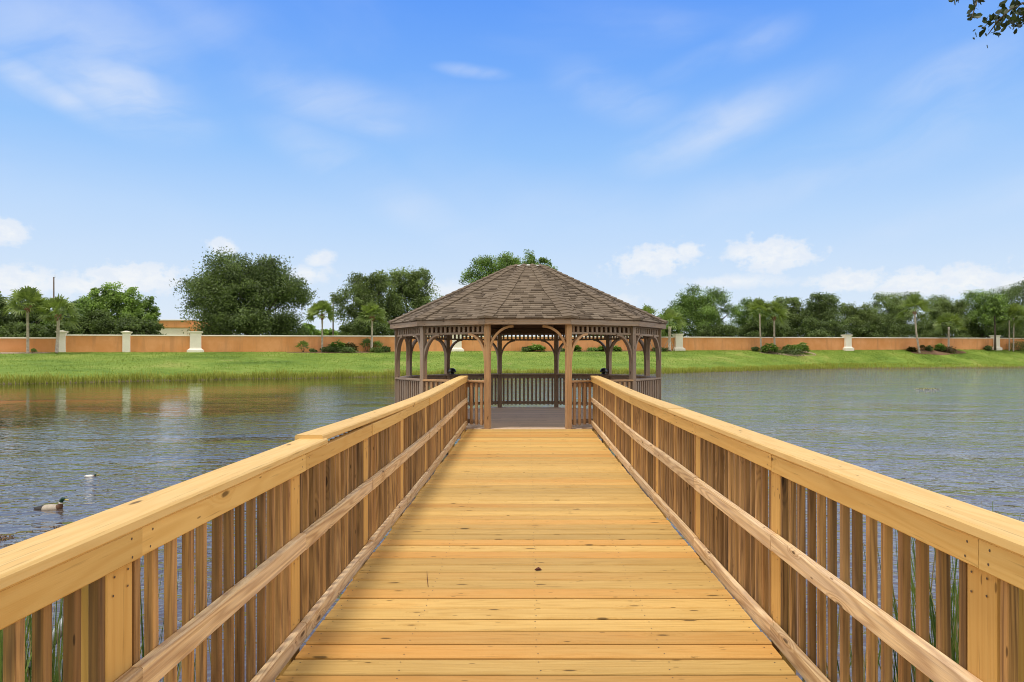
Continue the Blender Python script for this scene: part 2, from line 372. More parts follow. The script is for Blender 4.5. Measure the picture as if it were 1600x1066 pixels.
h2 = t.noise(t.vm('MULTIPLY', v, (5.0, 6.4, 1)), 1.0, 2, .5, .5)
h0 = t.noise(t.vm('MULTIPLY', v2, (.9, 1.2, 1)), 1.0, 2, .5, .4)
h = t.m('ADD', t.m('MULTIPLY', h0, .045), t.m('ADD', t.m('MULTIPLY', h1, .060), t.m('MULTIPLY', h2, .026)))
bmp = t.node('ShaderNodeBump', {'Height': t.m('MULTIPLY', h, amp), 'Strength': 1.0, 'Distance': 1.0})
p = t.node('ShaderNodeBsdfPrincipled', {'Base Color': t.mix(t.ss(edge, 2.0, 30.0), (.030, .023, .016), (.122, .097, .090)), 'Specular Tint': (1.0, .90, .81, 1), 'Roughness': .02, 'IOR': 1.5, 'Specular IOR Level': .5, 'Normal': bmp.outputs[0]})  # base colour darkened towards the left, standing in for dark tree reflections
t.l.new(p.outputs[0], out.inputs[0]); M['water'] = mt

# lawn and bank
mt, t, out = new_mat('lawn_and_bank')
v = t.node('ShaderNodeTexCoord').outputs['Object']
n1 = t.noise(v, .10, 4, .6); n2 = t.noise(v, .9, 5, .65); n3 = t.noise(v, 7, 4, .7)
f = t.m('ADD', t.m('MULTIPLY', n1, .5), t.m('ADD', t.m('MULTIPLY', n2, .3), t.m('MULTIPLY', n3, .2)))
c = t.ramp(f, [(.36, (.070, .125, .018)), (.46, (.135, .215, .030)), (.54, (.195, .275, .045)), (.64, (.30, .30, .085))])
dry = t.m('MULTIPLY', t.ss(t.noise(v, .22, 4, .7, .5), .60, .74), .6)
c = t.mix(dry, c, (.34, .29, .12))
_, _, hz = t.sep(v)
c = t.mix(t.ss(t.m('ADD', hz, t.m('MULTIPLY', n2, .3)), .5, .18), c, (.16, .13, .075))   # wet earth at the water line
finish(t, out, c, .9, n3, .7, .06, .15); M['lawn'] = mt

# shingles
mt, t, out = new_mat('roof_shingles')
r = t.node('ShaderNodeAttribute', attribute_name='rnd').outputs['Fac']
v = t.node('ShaderNodeTexCoord').outputs['Object']
n = t.noise(v, 40, 4, .7); n2 = t.noise(v, .9, 4, .6)
c = t.ramp(r, [(0, (.092, .068, .049)), (.3, (.155, .118, .085)), (.7, (.205, .160, .119)), (1, (.265, .213, .163))])
c = t.mix(t.m('MULTIPLY', t.ss(n, .35, .7), .35), c, (.11, .085, .065))
c = t.vm('SCALE', c, t.m('MULTIPLY_ADD', n2, .5, .72))
finish(t, out, c, .92, n, .6, .01, .15); M['shingle'] = mt

# duck feathers
def flat(name, col, rough=.6): return simple(name, col, rough, .18, 25, .2)
M['duck_head'] = flat('green_feathers', (.012, .05, .03), .35); M['duck_body'] = flat('pale_feathers', (.42, .36, .29))
M['duck_breast'] = flat('chestnut_feathers', (.11, .055, .03)); M['duck_dark'] = flat('dark_feathers', (.03, .026, .022)); M['duck_white'] = flat('white_feathers', (.78, .77, .72))
M['bill'] = flat('yellow_bill', (.50, .40, .08), .4); M['weed'] = leafmat('floating_weed', (.20, .20, .08), (.48, .48, .24), .2, .7, .2)
M['brown_weed'] = leafmat('brown_floating_weed', (.10, .055, .025), (.28, .16, .08), .2, .7, .2)

# ------------------------------------------------------------------ terrain and water
def wall_y(X): return 111.6 + .356 * (X + 52.5)
def wall_z(X): return 3.05 + (X + 52.5) / 152.9 * 1.0
SX = [-400, -200, -90, -45.5, -29, -15.4, 18.6, 59.6, 109, 200, 500]; SY = [10, 30, 48, 61.6, 76.0, 83.7, 99, 140, 157, 187, 290]
def shore_y(X): return float(np.interp(X, SX, SY))
def ground_z(X, Y):
    sy, wy = shore_y(X), wall_y(X)
    wz = np.interp(X, [-400, -52.5, 100, 500], [2.2, 3.05, 4.05, 5.0])
    wob = .5 * math.sin(X * .31) + .35 * math.sin(X * .83 + 1)
    sy += wob
    near = 2.6 + .25 * abs(X) * .12 + .25 * math.sin(X * 1.9) + .2 * math.sin(X * .7)
    if Y > wy: return wz
    if Y > sy:
        q = (Y - sy) / max(wy - sy, 1); return wz * (q ** .92) + .03
    if Y > near: return -min(1.6, .03 + .28 * min(Y - near, (sy - Y) * 1.4))
    return min(.75, .03 + .16 * (near - Y))
def band(lo, hi, st): return list(np.arange(lo, hi, st))
xs = [-4000, -2000, -1000, -600, -400, -300, -220, -170, -130, -100] + band(-85, -8, 2.0) + band(-8, 8, .5) + band(8, 150, 2.0) + [150, 180, 220, 300, 400, 600, 1000, 2000, 4000]
ys = [-4000, -1500, -400, -100, -40, -15, -8] + band(-5, 6, .4) + [6, 8, 11, 15, 20, 25, 30, 35, 40] + band(44, 196, 1.4) + [200, 215, 240, 280, 350, 450, 600, 900, 1500, 2500, 5000]
V = [(x, y, ground_z(max(-500, min(500, x)), y if abs(x) < 500 or y < wall_y(500) else 9999)) for y in ys for x in xs]
nx = len(xs); F = [[j * nx + i, j * nx + i + 1, (j + 1) * nx + i + 1, (j + 1) * nx + i] for j in range(len(ys) - 1) for i in range(nx - 1)]
g = link('ground', raw_mesh('ground', V, F, np.zeros(len(F)), M['lawn'], True)); tag(g, 'grassy pond banks and lawn sloping up to the orange wall', 'ground', kind='structure')
wx = [-420, 420]
W = [(-420, -30, 0), (420, -30, 0), (420, 300, 0), (-420, 300, 0)]
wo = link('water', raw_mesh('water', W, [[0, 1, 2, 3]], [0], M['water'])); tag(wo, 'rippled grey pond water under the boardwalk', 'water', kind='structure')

def solve(px, off=0.0):
    """point on (or off metres behind) the wall line seen at column px"""
    k = (px - CX) / FPX
    y = (130.29 + off) / (1 - .356 * k); return Vector((k * y, y, wall_z(k * y)))
def at(px, py, d): return Vector(((px - CX) / FPX * d, d, EYE + (CY - py) / FPX * d))
def top_z(py, d): return EYE + (CY - py) / FPX * d

# mulch beds at the wall's foot
def bed(pts, mat, label):
    mb = MB(); n = len(pts); b0 = 0
    ring = [Vector((x, y, ground_z(x, y) + .03)) for x, y in pts]; c = sum(ring, Vector()) / n; c.z = ground_z(c.x, c.y) + .05
    mb.v += ring + [Vector((x.x, x.y, x.z - .3)) for x in ring] + [c]
    for k in range(n):
        j = (k + 1) % n; mb.face([k, j, 2 * n]); mb.face([n + k, n + j, j, k])
    o = mb.build('mulch_bed', mat); tag(o, label, 'mulch bed', kind='structure')
def bed_px(px0, px1, f0, f1, mat, label, n=18):
    a, b = solve(px0), solve(px1); pts = []
    for k in range(n):
        th = 2 * math.pi * k / n; u = .5 + .5 * math.cos(th); q = a.lerp(b, u)
        dep = (f0 + f1) / 2 + (f1 - f0) / 2 * math.sin(th) * (1 + .15 * math.sin(5 * th)); pts.append((q.x, q.y - dep))
    bed(pts, mat, label)
bed_px(-90, 100, .3, 5.5, M['pale_mulch'], 'pale mulch strip below the lowest bay of wall')
bed_px(455, 612, .3, 4.5, M['mulch'], 'brown mulch bed around two palms and shrubs')
bed_px(1178, 1266, .6, 5.5, M['pale_mulch'], 'pale mulch bed under the large leafed shrubs')
bed_px(1415, 1500, .3, 4.0, M['mulch'], 'mulch bed below the leaning palm')
bed_px(800, 1050, .3, 2.6, M['mulch'], 'mulch bed seen through the gazebo')

# ------------------------------------------------------------------ perimeter wall
wall = empty('perimeter_wall', solve(713), 'long orange stucco wall with cream coping and white pillars across the lawn', 'wall')
wdir = Vector((1, .356, 0)).normalized(); wn = Vector((.356, -1, 0)).normalized()      # towards the pond
HW = 2.62
PIL = [(-700, 0), (-330, 0), (97, 0), (198, 0), (306, 1), (713, 1), (1059, 1), (1323, 1), (1555, 1), (1850, 1), (2150, 1), (2500, 1)]
for i in range(len(PIL) - 1):
    a, b = solve(PIL[i][0]), solve(PIL[i + 1][0]); low = .42 if i <= 1 else 0
    mb = MB(); mb.beam([(a.x, a.y, a.z - .8 + (HW - low - .12 + .8) / 2), (b.x, b.y, b.z - .8 + (HW - low - .12 + .8) / 2)], .22, HW - low - .12 + .8, c=0, r=0)
    mb.build('wall_panel', M['stucco'], wall)
    mb = MB(); mb.beam([(a.x, a.y, a.z + HW - low - .03), (b.x, b.y, b.z + HW - low - .03)], .42, .20, c=.03, r=0)
    mb.build('coping', M['white'], wall)
for px, flare in PIL[1:]:
    p = solve(px); s = 1.0 if not flare else 1.5
    def sq(mb, w0, z0, w1, z1, d0=None):
        b0 = len(mb.v)
        for (w_, z_) in ((w0, z0), (w1, z1)):
            for (sx, sy) in ((-1, -1), (1, -1), (1, 1), (-1, 1)):
                mb.v.append(p + wdir * (w_ / 2 * sx) - wn * (w_ / 2 * sy) * .75 + Vector((0, 0, z_)))
        for k in range(4):
            j = (k + 1) % 4; mb.face([b0 + k, b0 + j, b0 + 4 + j, b0 + 4 + k])
        mb.face([b0 + 3, b0 + 2, b0 + 1, b0]); mb.face([b0 + 4, b0 + 5, b0 + 6, b0 + 7])
    w_ = 1.05 * s
    if not flare:
        mb = MB(); sq(mb, w_, -.8, w_ * .97, 2.85); sh = mb.build('pillar', M['white'], wall)
        mb = MB(); sq(mb, w_, 2.85, w_ * 1.35, 3.02); sq(mb, w_ * 1.35, 3.022, w_ * 1.38, 3.16); sq(mb, w_ * 1.1, 3.162, w_ * .3, 3.28); mb.build('pillar_cap', M['white'], sh)
    else:
        mb = MB(); sq(mb, w_ * 1.02, .75, w_, 2.95); sh = mb.build('pillar', M['white'], wall)
        mb = MB(); sq(mb, w_ * 1.05, 2.95, w_ * 1.25, 3.08); sq(mb, w_ * 1.25, 3.082, w_ * 1.27, 3.26); mb.build('pillar_cap', M['white'], sh)
        mb = MB(); sq(mb, w_ * 1.52, -.8, w_ * 1.52, .32)
        for k in range(5):
            q0, q1 = k / 5, (k + 1) / 5; fl = lambda q: w_ * (1.02 + .48 * (1 - q) ** 2.2); sq(mb, fl(q0), .322 + .43 * q0, fl(q1), .322 + .43 * q1)
        mb.build('pillar_base', M['white'], sh)

# building and poles beyond the wall
bq = solve(285, 45); D0 = bq.y
bl = empty('stucco_building', (bq.x, D0, bq.z), 'orange and white stucco building half hidden by trees behind the wall', 'building')
def bxp(px0, px1, py0, py1, d, dep, name, mat):
    a, b = at(px0, py1, d), at(px1, py0, d); mb = MB(); mb.box((a.x, d, a.z), (b.x, d + dep, b.z), c=.02, r=0); return mb.build(name, mat, bl)
bxp(200, 298, 512, 560, D0, 9, 'wall', M['white'])
bxp(196, 299, 501, 512, D0 - .3, 9.6, 'parapet', M['stucco'])
bxp(194, 300, 499.5, 501, D0 - .5, 10, 'coping', M['white'])
bxp(318, 345, 517, 560, D0 + .5, 8, 'side_wall', M['white'])
mb = MB(); pr = [at(296, 560, D0 - 2), at(296, 516, D0 - 2)] + [at(308 - 11 * math.cos(R_(a)), 515 - 10 * math.sin(R_(a)), D0 - 2) for a in range(0, 181, 20)] + [at(319, 516, D0 - 2), at(319, 560, D0 - 2)]
mb.v += pr + [p + Vector((0, 2, 0)) for p in pr]; n = len(pr)
for k in range(n): mb.face([k, (k + 1) % n, n + (k + 1) % n, n + k])
mb.face(list(range(n))); mb.face(list(range(2 * n - 1, n - 1, -1))); mb.build('arched_gable', M['stucco'], bl)
for px, py, d_, lab in ((84, 433, 30, 'utility pole rising above the trees beside the shorter palms'), (520.5, 461, 34, 'thin dark pole standing between the big oak and the next oak')):
    q = solve(px, d_); tz = top_z(py, q.y); root = empty('utility_pole', q, lab, 'pole', 'poles beyond the wall')
    mb = MB(); mb.tube([q - Vector((0, 0, 1)), q + Vector((0, 0, 4)), (q.x, q.y, tz)], [.17, .16, .11], 8); mb.build('pole', M['pole'], root)
    mb = MB(); mb.tube([(q.x + .22, q.y, tz - .2), (q.x + .22, q.y, tz + .9)], [.03, .015], 5); mb.beam([(q.x - .02, q.y, tz - .12), (q.x + .26, q.y, tz - .12)], .06, .06, c=0); mb.build('insulator_pin', M['metal'], root)

# ------------------------------------------------------------------ boardwalk deck
ZEND = 14.74
def XR(y): return 1.285 + .045 * max(0, y) / 15
def XL(y): return -(1.16 + .115 * max(0, y) / 15)
def lift(y):
    q = min(1, max(0, (y - 8) / 7.2)); return .075 * q * q * (3 - 2 * q)
bw = empty('boardwalk', (0, 2, DECK), 'new yellow pine boardwalk deck running straight to the gazebo', 'boardwalk')
mb = MB(); y = -1.6; pitch = .1775; k = 0
while y + pitch <= ZEND + .02:
    a = y + .0085 + rng.uniform(0, .004); b = y + pitch - .0085 - rng.uniform(0, .003)
    ym = (a + b) / 2; dz = rng.uniform(-.0015, .0015)
    r = rng.random()
    if abs(ym - 4.72) < .09: r = .925
    mb.beam([(XL(ym) + .022 + rng.uniform(-.006, .008), ym, DECK - .019 + dz), (0, ym + rng.uniform(-.0015, .0015), DECK - .019 + dz), (XR(ym) - .024 + rng.uniform(-.008, .006), ym, DECK - .019 + dz)], b - a, .038, c=.006, r=r)
    # paired screw heads over each joist line
    for jx in (XL(ym) + .08, -.62, .05, .68, XR(ym) - .08):
        for jy in (a + .032, b - .032):
            cx, cy = jx + rng.uniform(-.012, .012), jy + rng.uniform(-.008, .008); b0 = len(mb.v); n = 6
            for q in range(n): mb.v.append(Vector((cx + .0042 * math.cos(q * 1.047), cy + .0042 * math.sin(q * 1.047), DECK + dz + .0012)))
            mb.face([b0 + q for q in range(n)], None, 0, 1)
    y += pitch; k += 1
mb.build('deck_boards', [M['deck'], M['screw']], bw, fix=True)
for xx in (-.62, .05, .68):
    mb = MB(); mb.beam([(xx, -1.5, DECK - .14), (xx, ZEND - .1, DECK - .14)], .045, .19, c=0); mb.build('joist', M['gaz_dark'], bw)
for XX, sg in ((XL, 1), (XR, -1)):
    mb = MB(); mb.beam([(XX(q) + sg * .03, q, DECK - .145) for q in [-1.5 + 16.2 * k / 12 for k in range(13)]], .05, .19, c=0); mb.build('joist', M['gaz_grey'], bw)
for yy in (-.6, 2.1, 5.7, 9.3, 12.9):
    for xx in (XL(yy) - .02, XR(yy) + .02):
        mb = MB(); mb.tube([(xx * .9, yy, -1.8), (xx * .9, yy, DECK - .24)], .12, 10); mb.build('pile', M['gaz_grey'], bw)

# ------------------------------------------------------------------ railings
def railing(side, label, posts, y0, y1):
    s = 1 if side > 0 else -1
    X = (lambda y: XR(y)) if s > 0 else (lambda y: XL(y))
    root = empty('wooden_railing', (X(2), 2, DECK), label, 'railing', 'railings along the boardwalk')
    def line(ya, yb, lat, z, wob=0.0, n=5):
        ph, a1, a2 = rng.uniform(0, 6), rng.uniform(0, .0035), rng.uniform(-.003, .003)
        return [(X(q) + s * (lat + a2 * math.sin((q - ya) / max(.1, yb - ya) * math.pi)), q, DECK + z + lift(q) + wob + a1 * math.sin(ph + q * 2.1)) for q in [ya + (yb - ya) * i / n for i in range(n + 1)]]
    # posts
    for yp in posts:
        xx = X(yp) + s * (.038 + .046); h = lift(yp)
        mb = MB(); mb.beam([(xx, yp, DECK - .9), (xx, yp, DECK + .975 + h)], .135, .088, up=(-s, 0, 0), c=.004)
        for zz in (.86, .80, .10, .42):
            for dy in (-.035, .035):
                b0 = len(mb.v); cx = X(yp) + s * .0375 - s * .0008; cy = yp + dy + rng.uniform(-.01, .01); cz = DECK + zz + h + rng.uniform(-.01, .01)
                for q in range(6): mb.v.append(Vector((cx, cy + .0042 * math.cos(q * 1.047), cz + .0042 * math.sin(q * 1.047))))
                mb.face([b0 + q for q in range(6)], None, 0, 1)
        mb.build('post', [M['post'], M['screw']], root)
    ends = [y0] + [p - .05 * s for p in posts[1:-1]] + [y1]
    # fascia board, middle rail and bottom rail, butted at posts
    for i in range(len(ends) - 1):
        a, b = ends[i] + .0015, ends[i + 1] - .0015
        jit = rng.uniform(-.002, .002)
        mb = MB(); mb.beam(line(a, b, .019 + jit, .932), .038, .091, c=.004)
        for (yy) in (a + .05, b - .05):
            for zz in (.91, .955):
                b0 = len(mb.v); cx = X(yy) + s * (jit) - s * .0009; cy = yy + rng.uniform(-.012, .012); cz = DECK + zz + lift(yy) + rng.uniform(-.008, .008)
                for q in range(6): mb.v.append(Vector((cx, cy + .0045 * math.cos(q * 1.047), cz + .0045 * math.sin(q * 1.047))))
                mb.face([b0 + q for q in range(6)], None, 0, 1)
        mb.build('fascia_board', [M['fascia'], M['screw']], root)
        j2 = rng.uniform(-.006, .006)
        mb = MB(); mb.beam(line(a, b, .018 + rng.uniform(-.003, .003), .507 + j2), .040, .092, c=.006); mb.build('middle_rail', M['weather'], root)
        j3 = rng.uniform(-.005, .005)
        mb = MB(); mb.beam(line(a, b, .017 + rng.uniform(-.003, .003), .030 + j3), .040, .092, c=.006); mb.build('bottom_rail', M['weather'], root)
    # flat cap boards
    caps = [(y0, 4.22, 0, 0), (4.19, 7.9, .022, .022), (7.9, 11.4, .0, .0), (11.4, y1 + .03, 0, 0)] if s < 0 else [(y0, 3.05, 0, 0), (3.05, 6.6, 0, .004), (6.6, 10.2, .003, 0), (10.2, y1 + .03, 0, 0)]
    for (a, b, dz, dl) in caps:
        lat0 = -.012 if s > 0 else -.010; wd = .172 if s > 0 else .165
        pts = []
        for i in range(9):
            q = a + .0015 + (b - a - .003) * i / 8; k = (1 - i / 8) ** 1.6
            pts.append((X(q) + s * (lat0 + wd / 2 + dl * k), q, DECK + .998 + lift(q) + dz * k))
        mb = MB(); mb.beam(pts, wd, .038, c=.007); mb.build('rail_cap', M['cap'], root)
    # balusters behind the rails: two nails' worth of variation in each
    ys = []
    for pa, pb in zip(posts[1:-1], posts[2:]):
        a, b = pa + .0675 + .030, pb - .0675 - .024; nb = round((b - a) / .117)
        ys += [a + (b - a) * k / nb + (rng.uniform(-.006, .006) if 0 < k < nb else 0) for k in range(nb + 1)]
    far = [q for q in ys if q > 1.05][100:]; near = [q for q in ys if q not in far]
    hidden = [q for q in near if q < 1.05]; near = [q for q in near if q >= 1.05]
    def bal(mb, q):
        lean = rng.uniform(-.010, .010); xx = X(q) + s * (.038 + .0165 + rng.uniform(0, .003)); wb = .031 + rng.uniform(-.002, .003); h = lift(q)
        mb.beam([(xx, q, DECK - .03 + rng.uniform(-.01, .01)), (xx + rng.uniform(-.002, .002), q + lean, DECK + .972 + h)], wb, .032, up=(-s, 0, 0), c=.0025)
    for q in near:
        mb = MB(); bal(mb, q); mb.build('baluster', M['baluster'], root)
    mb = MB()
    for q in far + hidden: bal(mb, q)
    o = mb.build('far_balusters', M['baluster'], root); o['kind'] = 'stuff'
    return root
railing(1, 'boardwalk railing on the side of the floating weed patch, with an unbroken cap', [-1.3, .32, 2.10, 3.86, 5.65, 7.46, 9.29, 11.07, 12.95, 15.02], -1.5, 15.08)
railing(-1, 'boardwalk railing on the duck side, its cap stepped at a joint', [-1.3, .35, 2.13, 3.78, 5.48, 7.12, 8.85, 10.65, 12.5, 15.02], -1.5, 15.08)

# ------------------------------------------------------------------ gazebo
RG, DG = 3.25, 18.0
def V12(i, r=RG, z=0.0):
    a = R_(15 + 30 * i); return Vector((r * math.sin(a), DG - r * math.cos(a), z))
gz_ = empty('gazebo', (0, DG, DECK), 'twelve sided brown timber gazebo with shingled roof at the end of the boardwalk', 'gazebo')
ZE = EYE + .242 * RG; ZA = EYE + .692 * RG; RE, RA = RG * 1.047, .42      # eave and apex plate
ZFB = EYE + .203 * RG                                                    # fascia lower edge
# floor boards laid across, cut to the twelve-sided plan
mb = MB(); rf = RG * 1.035; y = DG - rf * math.cos(R_(15)) + .006
def half_w(yy):
    best = 0
    for i in range(12):
        a, b = V12(i, rf), V12(i + 1, rf)
        if (a.y - yy) * (b.y - yy) <= 0 and abs(a.y - b.y) > 1e-6:
            best = max(best, abs(a.x + (b.x - a.x) * (yy - a.y) / (b.y - a.y)))
    return best
while y + .14 < DG + rf * math.cos(R_(15)):
    hw = min(half_w(y + .005), half_w(y + .135))
    if hw > .2:
        seam = rng.uniform(-.6, .6) * hw
        for (xa, xb) in ((-hw, seam - .002), (seam + .002, hw)):
            mb.beam([(xa, y + .069, DECK - .022), (xb, y + .069, DECK - .022)], .136, .036, c=.003)
    y += .1405
mb.build('floor', M['gaz_floor'], gz_)
for i in range(12):
    a, b = V12(i, RG * 1.02), V12(i + 1, RG * 1.02)
    mb = MB(); mb.beam([(a.x, a.y, DECK - .15), (b.x, b.y, DECK - .15)], .05, .2, c=.003); mb.build('rim_joist', M['gaz_grey'], gz_)
    p = V12(i, RG * .96); mb = MB(); mb.tube([(p.x, p.y, -2.2), (p.x, p.y, DECK - .26)], .13, 10); mb.build('pile', M['gaz_grey'], gz_)
PW = .118
ZFR = EYE + .150 * RG        # frieze lower rail
front = (0, 11)
for i in range(12):
    p = V12(i); radial = Vector((p.x, p.y - DG, 0)).normalized()
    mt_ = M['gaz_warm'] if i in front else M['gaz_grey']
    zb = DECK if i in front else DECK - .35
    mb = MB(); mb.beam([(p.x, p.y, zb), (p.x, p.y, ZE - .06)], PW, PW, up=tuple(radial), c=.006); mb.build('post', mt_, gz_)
    # curved knee braces to both sides
    for d in (1, -1):
        o = V12(i + d); tdir = (o - p).normalized(); entry = (i == 0 and d == -1) or (i == 11 and d == 1)
        zt = ZFB - .03 if entry else ZFR - .02; reach = .50 if entry else .42; drop = .58 if entry else .56
        pts = []
        for k in range(9):
            th = math.pi / 2 * k / 8
            pts.append(p + tdir * (PW / 2 - .02 + reach * (1 - math.cos(th)) ) + Vector((0, 0, zt - drop + drop * math.sin(th))))
        mb = MB(); mb.beam(pts, .05, .10, up=tuple(radial.cross(tdir).normalized().cross(tdir)) if False else tuple((tdir.cross(Vector((0, 0, 1)))).normalized()), c=.004)
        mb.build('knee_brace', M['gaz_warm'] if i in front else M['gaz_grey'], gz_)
# sides: frieze and railing panels
bal_sites = []
for i in range(12):
    a0, b0 = V12(i), V12(i + 1); t_ = (b0 - a0).normalized(); a, b = a0 + t_ * PW * .5, b0 - t_ * PW * .5
    nrm = Vector(((a0.x + b0.x) / 2, (a0.y + b0.y) / 2 - DG, 0)).normalized()
    L = (b - a).length
    zz = lambda q, z: Vector((q.x, q.y, z))
    # ring beam under the eave
    a2, b2 = V12(i, RG * 1.0), V12(i + 1, RG * 1.0)
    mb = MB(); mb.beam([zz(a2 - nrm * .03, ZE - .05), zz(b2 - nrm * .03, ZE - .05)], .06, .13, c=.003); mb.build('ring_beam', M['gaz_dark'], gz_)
    # fascia
    e0, e1 = V12(i, RE), V12(i + 1, RE)
    mb = MB(); mb.beam([zz(e0, (ZE + ZFB) / 2 - .012), zz(e1, (ZE + ZFB) / 2 - .012)], .04, ZE - ZFB - .02, c=.003); mb.build('fascia', M['gaz_grey'], gz_)
    if i == 11: continue
    fr = None
    mb = MB(); mb.beam([zz(a, ZFR), zz(b, ZFR)], .05, .045, c=.003)
    mb.beam([zz(a, ZE - .13), zz(b, ZE - .13)], .045, .05, c=.003); fr = mb.build('frieze', M['gaz_grey'], gz_)
    n = 13; mb = MB()
    for k in range(n):
        q = a.lerp(b, (k + .5) / n); mb.beam([zz(q, ZFR + .024), zz(q, ZE - .156)], .052, .03, up=tuple(nrm), c=0)
    o = mb.build('frieze_slats', M['gaz_grey'], fr)
    # railing: wide cap, board under it, lower rail
    mb = MB(); mb.beam([zz(a, DECK + .90), zz(b, DECK + .90)], .04, .10, c=.003)
    mb.beam([zz(a, DECK + .135), zz(b, DECK + .135)], .04, .085, c=.003); rp = mb.build('railing_frame', M['gaz_grey'], gz_)
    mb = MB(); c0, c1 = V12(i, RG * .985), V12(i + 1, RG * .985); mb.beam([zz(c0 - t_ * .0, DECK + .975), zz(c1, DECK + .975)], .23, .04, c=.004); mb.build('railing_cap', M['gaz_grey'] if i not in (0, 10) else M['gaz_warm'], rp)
    n = 13 if i not in (0, 10) else 12
    for k in range(n):
        bal_sites.append((a.lerp(b, (k + .5) / n), nrm, rp, i))
bal_sites.sort(key=lambda s: (0 if s[3] in (3, 4, 5, 6, 7, 0, 10) else 1, s[0].y))
rest = MB()
for k, (q, nrm, rp, i) in enumerate(bal_sites):
    mb = MB() if k < 100 else rest
    wb = .055
    mb.beam([(q.x + nrm.x * .035, q.y + nrm.y * .035, DECK + .07), (q.x + nrm.x * .035, q.y + nrm.y * .035, DECK + .94)], wb, .03, up=tuple(nrm), c=.002)
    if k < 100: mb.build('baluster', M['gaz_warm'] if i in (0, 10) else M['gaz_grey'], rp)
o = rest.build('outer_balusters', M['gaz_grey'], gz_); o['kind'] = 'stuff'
# roof: deck, shingle courses, hip caps
mb = MB()
for i in range(12):
    lo0, lo1, hi0, hi1 = V12(i, RE + .02, ZE), V12(i + 1, RE + .02, ZE), V12(i, RA * .8, ZA - .02), V12(i + 1, RA * .8, ZA - .02)
    b0 = len(mb.v); dn = Vector((0, 0, -.05))
    mb.v += [lo0, lo1, hi1, hi0, lo0 + dn, lo1 + dn, hi1 + dn, hi0 + dn]
    for f in ([0, 1, 2, 3], [7, 6, 5, 4], [0, 4, 5, 1], [3, 2, 6, 7]): mb.face([b0 + q for q in f], [(0, 0), (1, 0), (1, 3), (0, 3)], .3)
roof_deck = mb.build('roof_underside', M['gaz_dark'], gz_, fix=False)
mb = MB(); NC = 30
for i in range(12):
    rr_ = random.Random(100 + i)
    for c in range(NC):
        q0, q1 = c / NC, (c + 1.0) / NC
        r0, r1 = RE + .035 + (RA - RE - .035) * q0, RE + .035 + (RA - RE - .035) * q1
        z0, z1 = ZE + (ZA - ZE) * q0, ZE + (ZA - ZE) * q1
        A0, A1, B0, B1 = V12(i, r0, z0), V12(i + 1, r0, z0), V12(i, r1, z1), V12(i + 1, r1, z1)
        Lw = (A1 - A0).length; x = -rr_.uniform(0, .25)
        while x < Lw:
            wd = rr_.choice([.10, .14, .18, .24]); f0, f1 = max(0, x) / Lw, min(Lw, x + wd) / Lw
            if f1 - f0 > .004:
                th = rr_.choice([.014, .014, .028]); jz = rr_.uniform(-.004, .003)
                P = [A0.lerp(A1, f0), A0.lerp(A1, f1), B0.lerp(B1, f1), B0.lerp(B1, f0)]
                out_ = (P[0] - P[3]).normalized()
                t0, t1 = P[0] + Vector((0, 0, th)) + out_ * (th * .5 + jz), P[1] + Vector((0, 0, th)) + out_ * (th * .5 + jz)
                b0 = len(mb.v); mb.v += [t0, t1, P[2] + Vector((0, 0, .002)), P[3] + Vector((0, 0, .002)), P[0] + Vector((0, 0, -.004)) + out_ * (th * .5 + jz), P[1] + Vector((0, 0, -.004)) + out_ * (th * .5 + jz)]
                r = min(1, max(0, (.24 if th > .02 else .60) + rr_.uniform(-.22, .22)))
                mb.face([b0, b0 + 1, b0 + 2, b0 + 3], None, r); mb.face([b0 + 4, b0 + 5, b0 + 1, b0], None, r * .8)
            x += wd + .002
roof = mb.build('roof', M['shingle'], gz_, fix=False)
for i in range(12):
    mb = MB(); rr_ = random.Random(300 + i); n = 20
    tA, tB = (V12(i + 1, 1) - V12(i, 1)).normalized(), (V12(i - 1, 1) - V12(i, 1)).normalized()
    for c in range(n):
        q0, q1 = c / n, (c + 1.12) / n
        P0, P1 = V12(i, RE + .06 + (RA - RE - .06) * q0, ZE + (ZA - ZE) * q0 + .060), V12(i, RE + .05 + (RA - RE - .05) * min(1, q1), ZE + (ZA - ZE) * min(1, q1) + .042)
        w0 = .175 * min(1, .4 + (1 - q0) * 1.2); w1 = .175 * min(1, .4 + (1 - min(1, q1)) * 1.2)
        dz0 = Vector((0, 0, -.022)); jx = rr_.uniform(-.012, .012)
        b0 = len(mb.v)
        mb.v += [P0 + tB * (w0 + jx) + dz0, P0, P0 + tA * (w0 - jx) + dz0, P1 + tA * (w1 - jx) + dz0, P1, P1 + tB * (w1 + jx) + dz0,
                 P0 + tB * (w0 + jx) + dz0 * 3.2, P0 + dz0 * 2.2, P0 + tA * (w0 - jx) + dz0 * 3.2]
        r = .50 + rr_.uniform(-.10, .10)
        mb.face([b0, b0 + 1, b0 + 4, b0 + 5], None, r); mb.face([b0 + 1, b0 + 2, b0 + 3, b0 + 4], None, r)
        mb.face([b0 + 6, b0 + 7, b0 + 1, b0], None, r * .7); mb.face([b0 + 7, b0 + 8, b0 + 2, b0 + 1], None, r * .7)
        mb.face([b0, b0 + 5, b0 + 6], None, r * .7); mb.face([b0 + 2, b0 + 8, b0 + 3], None, r * .7)
    mb.build('hip_cap', M['shingle'], roof, fix=False)
mb = MB(); mb.lathe([(RA + .05, ZA - .035), (RA + .06, ZA - .01), (RA + .0, ZA + .015), (.2, ZA + .035), (.06, ZA + .045), (.02, ZA + .05)], (0, DG, 0), 12); mb.build('roof_cap', M['flash'], gz_)
for i in range(12):
    a, b = V12(i, RG * .99, ZE - .085), V12(i, .3, ZA - .15); mb = MB(); mb.beam([a, b], .045, .09, c=0); mb.build('rafter', M['gaz_dark'], gz_)
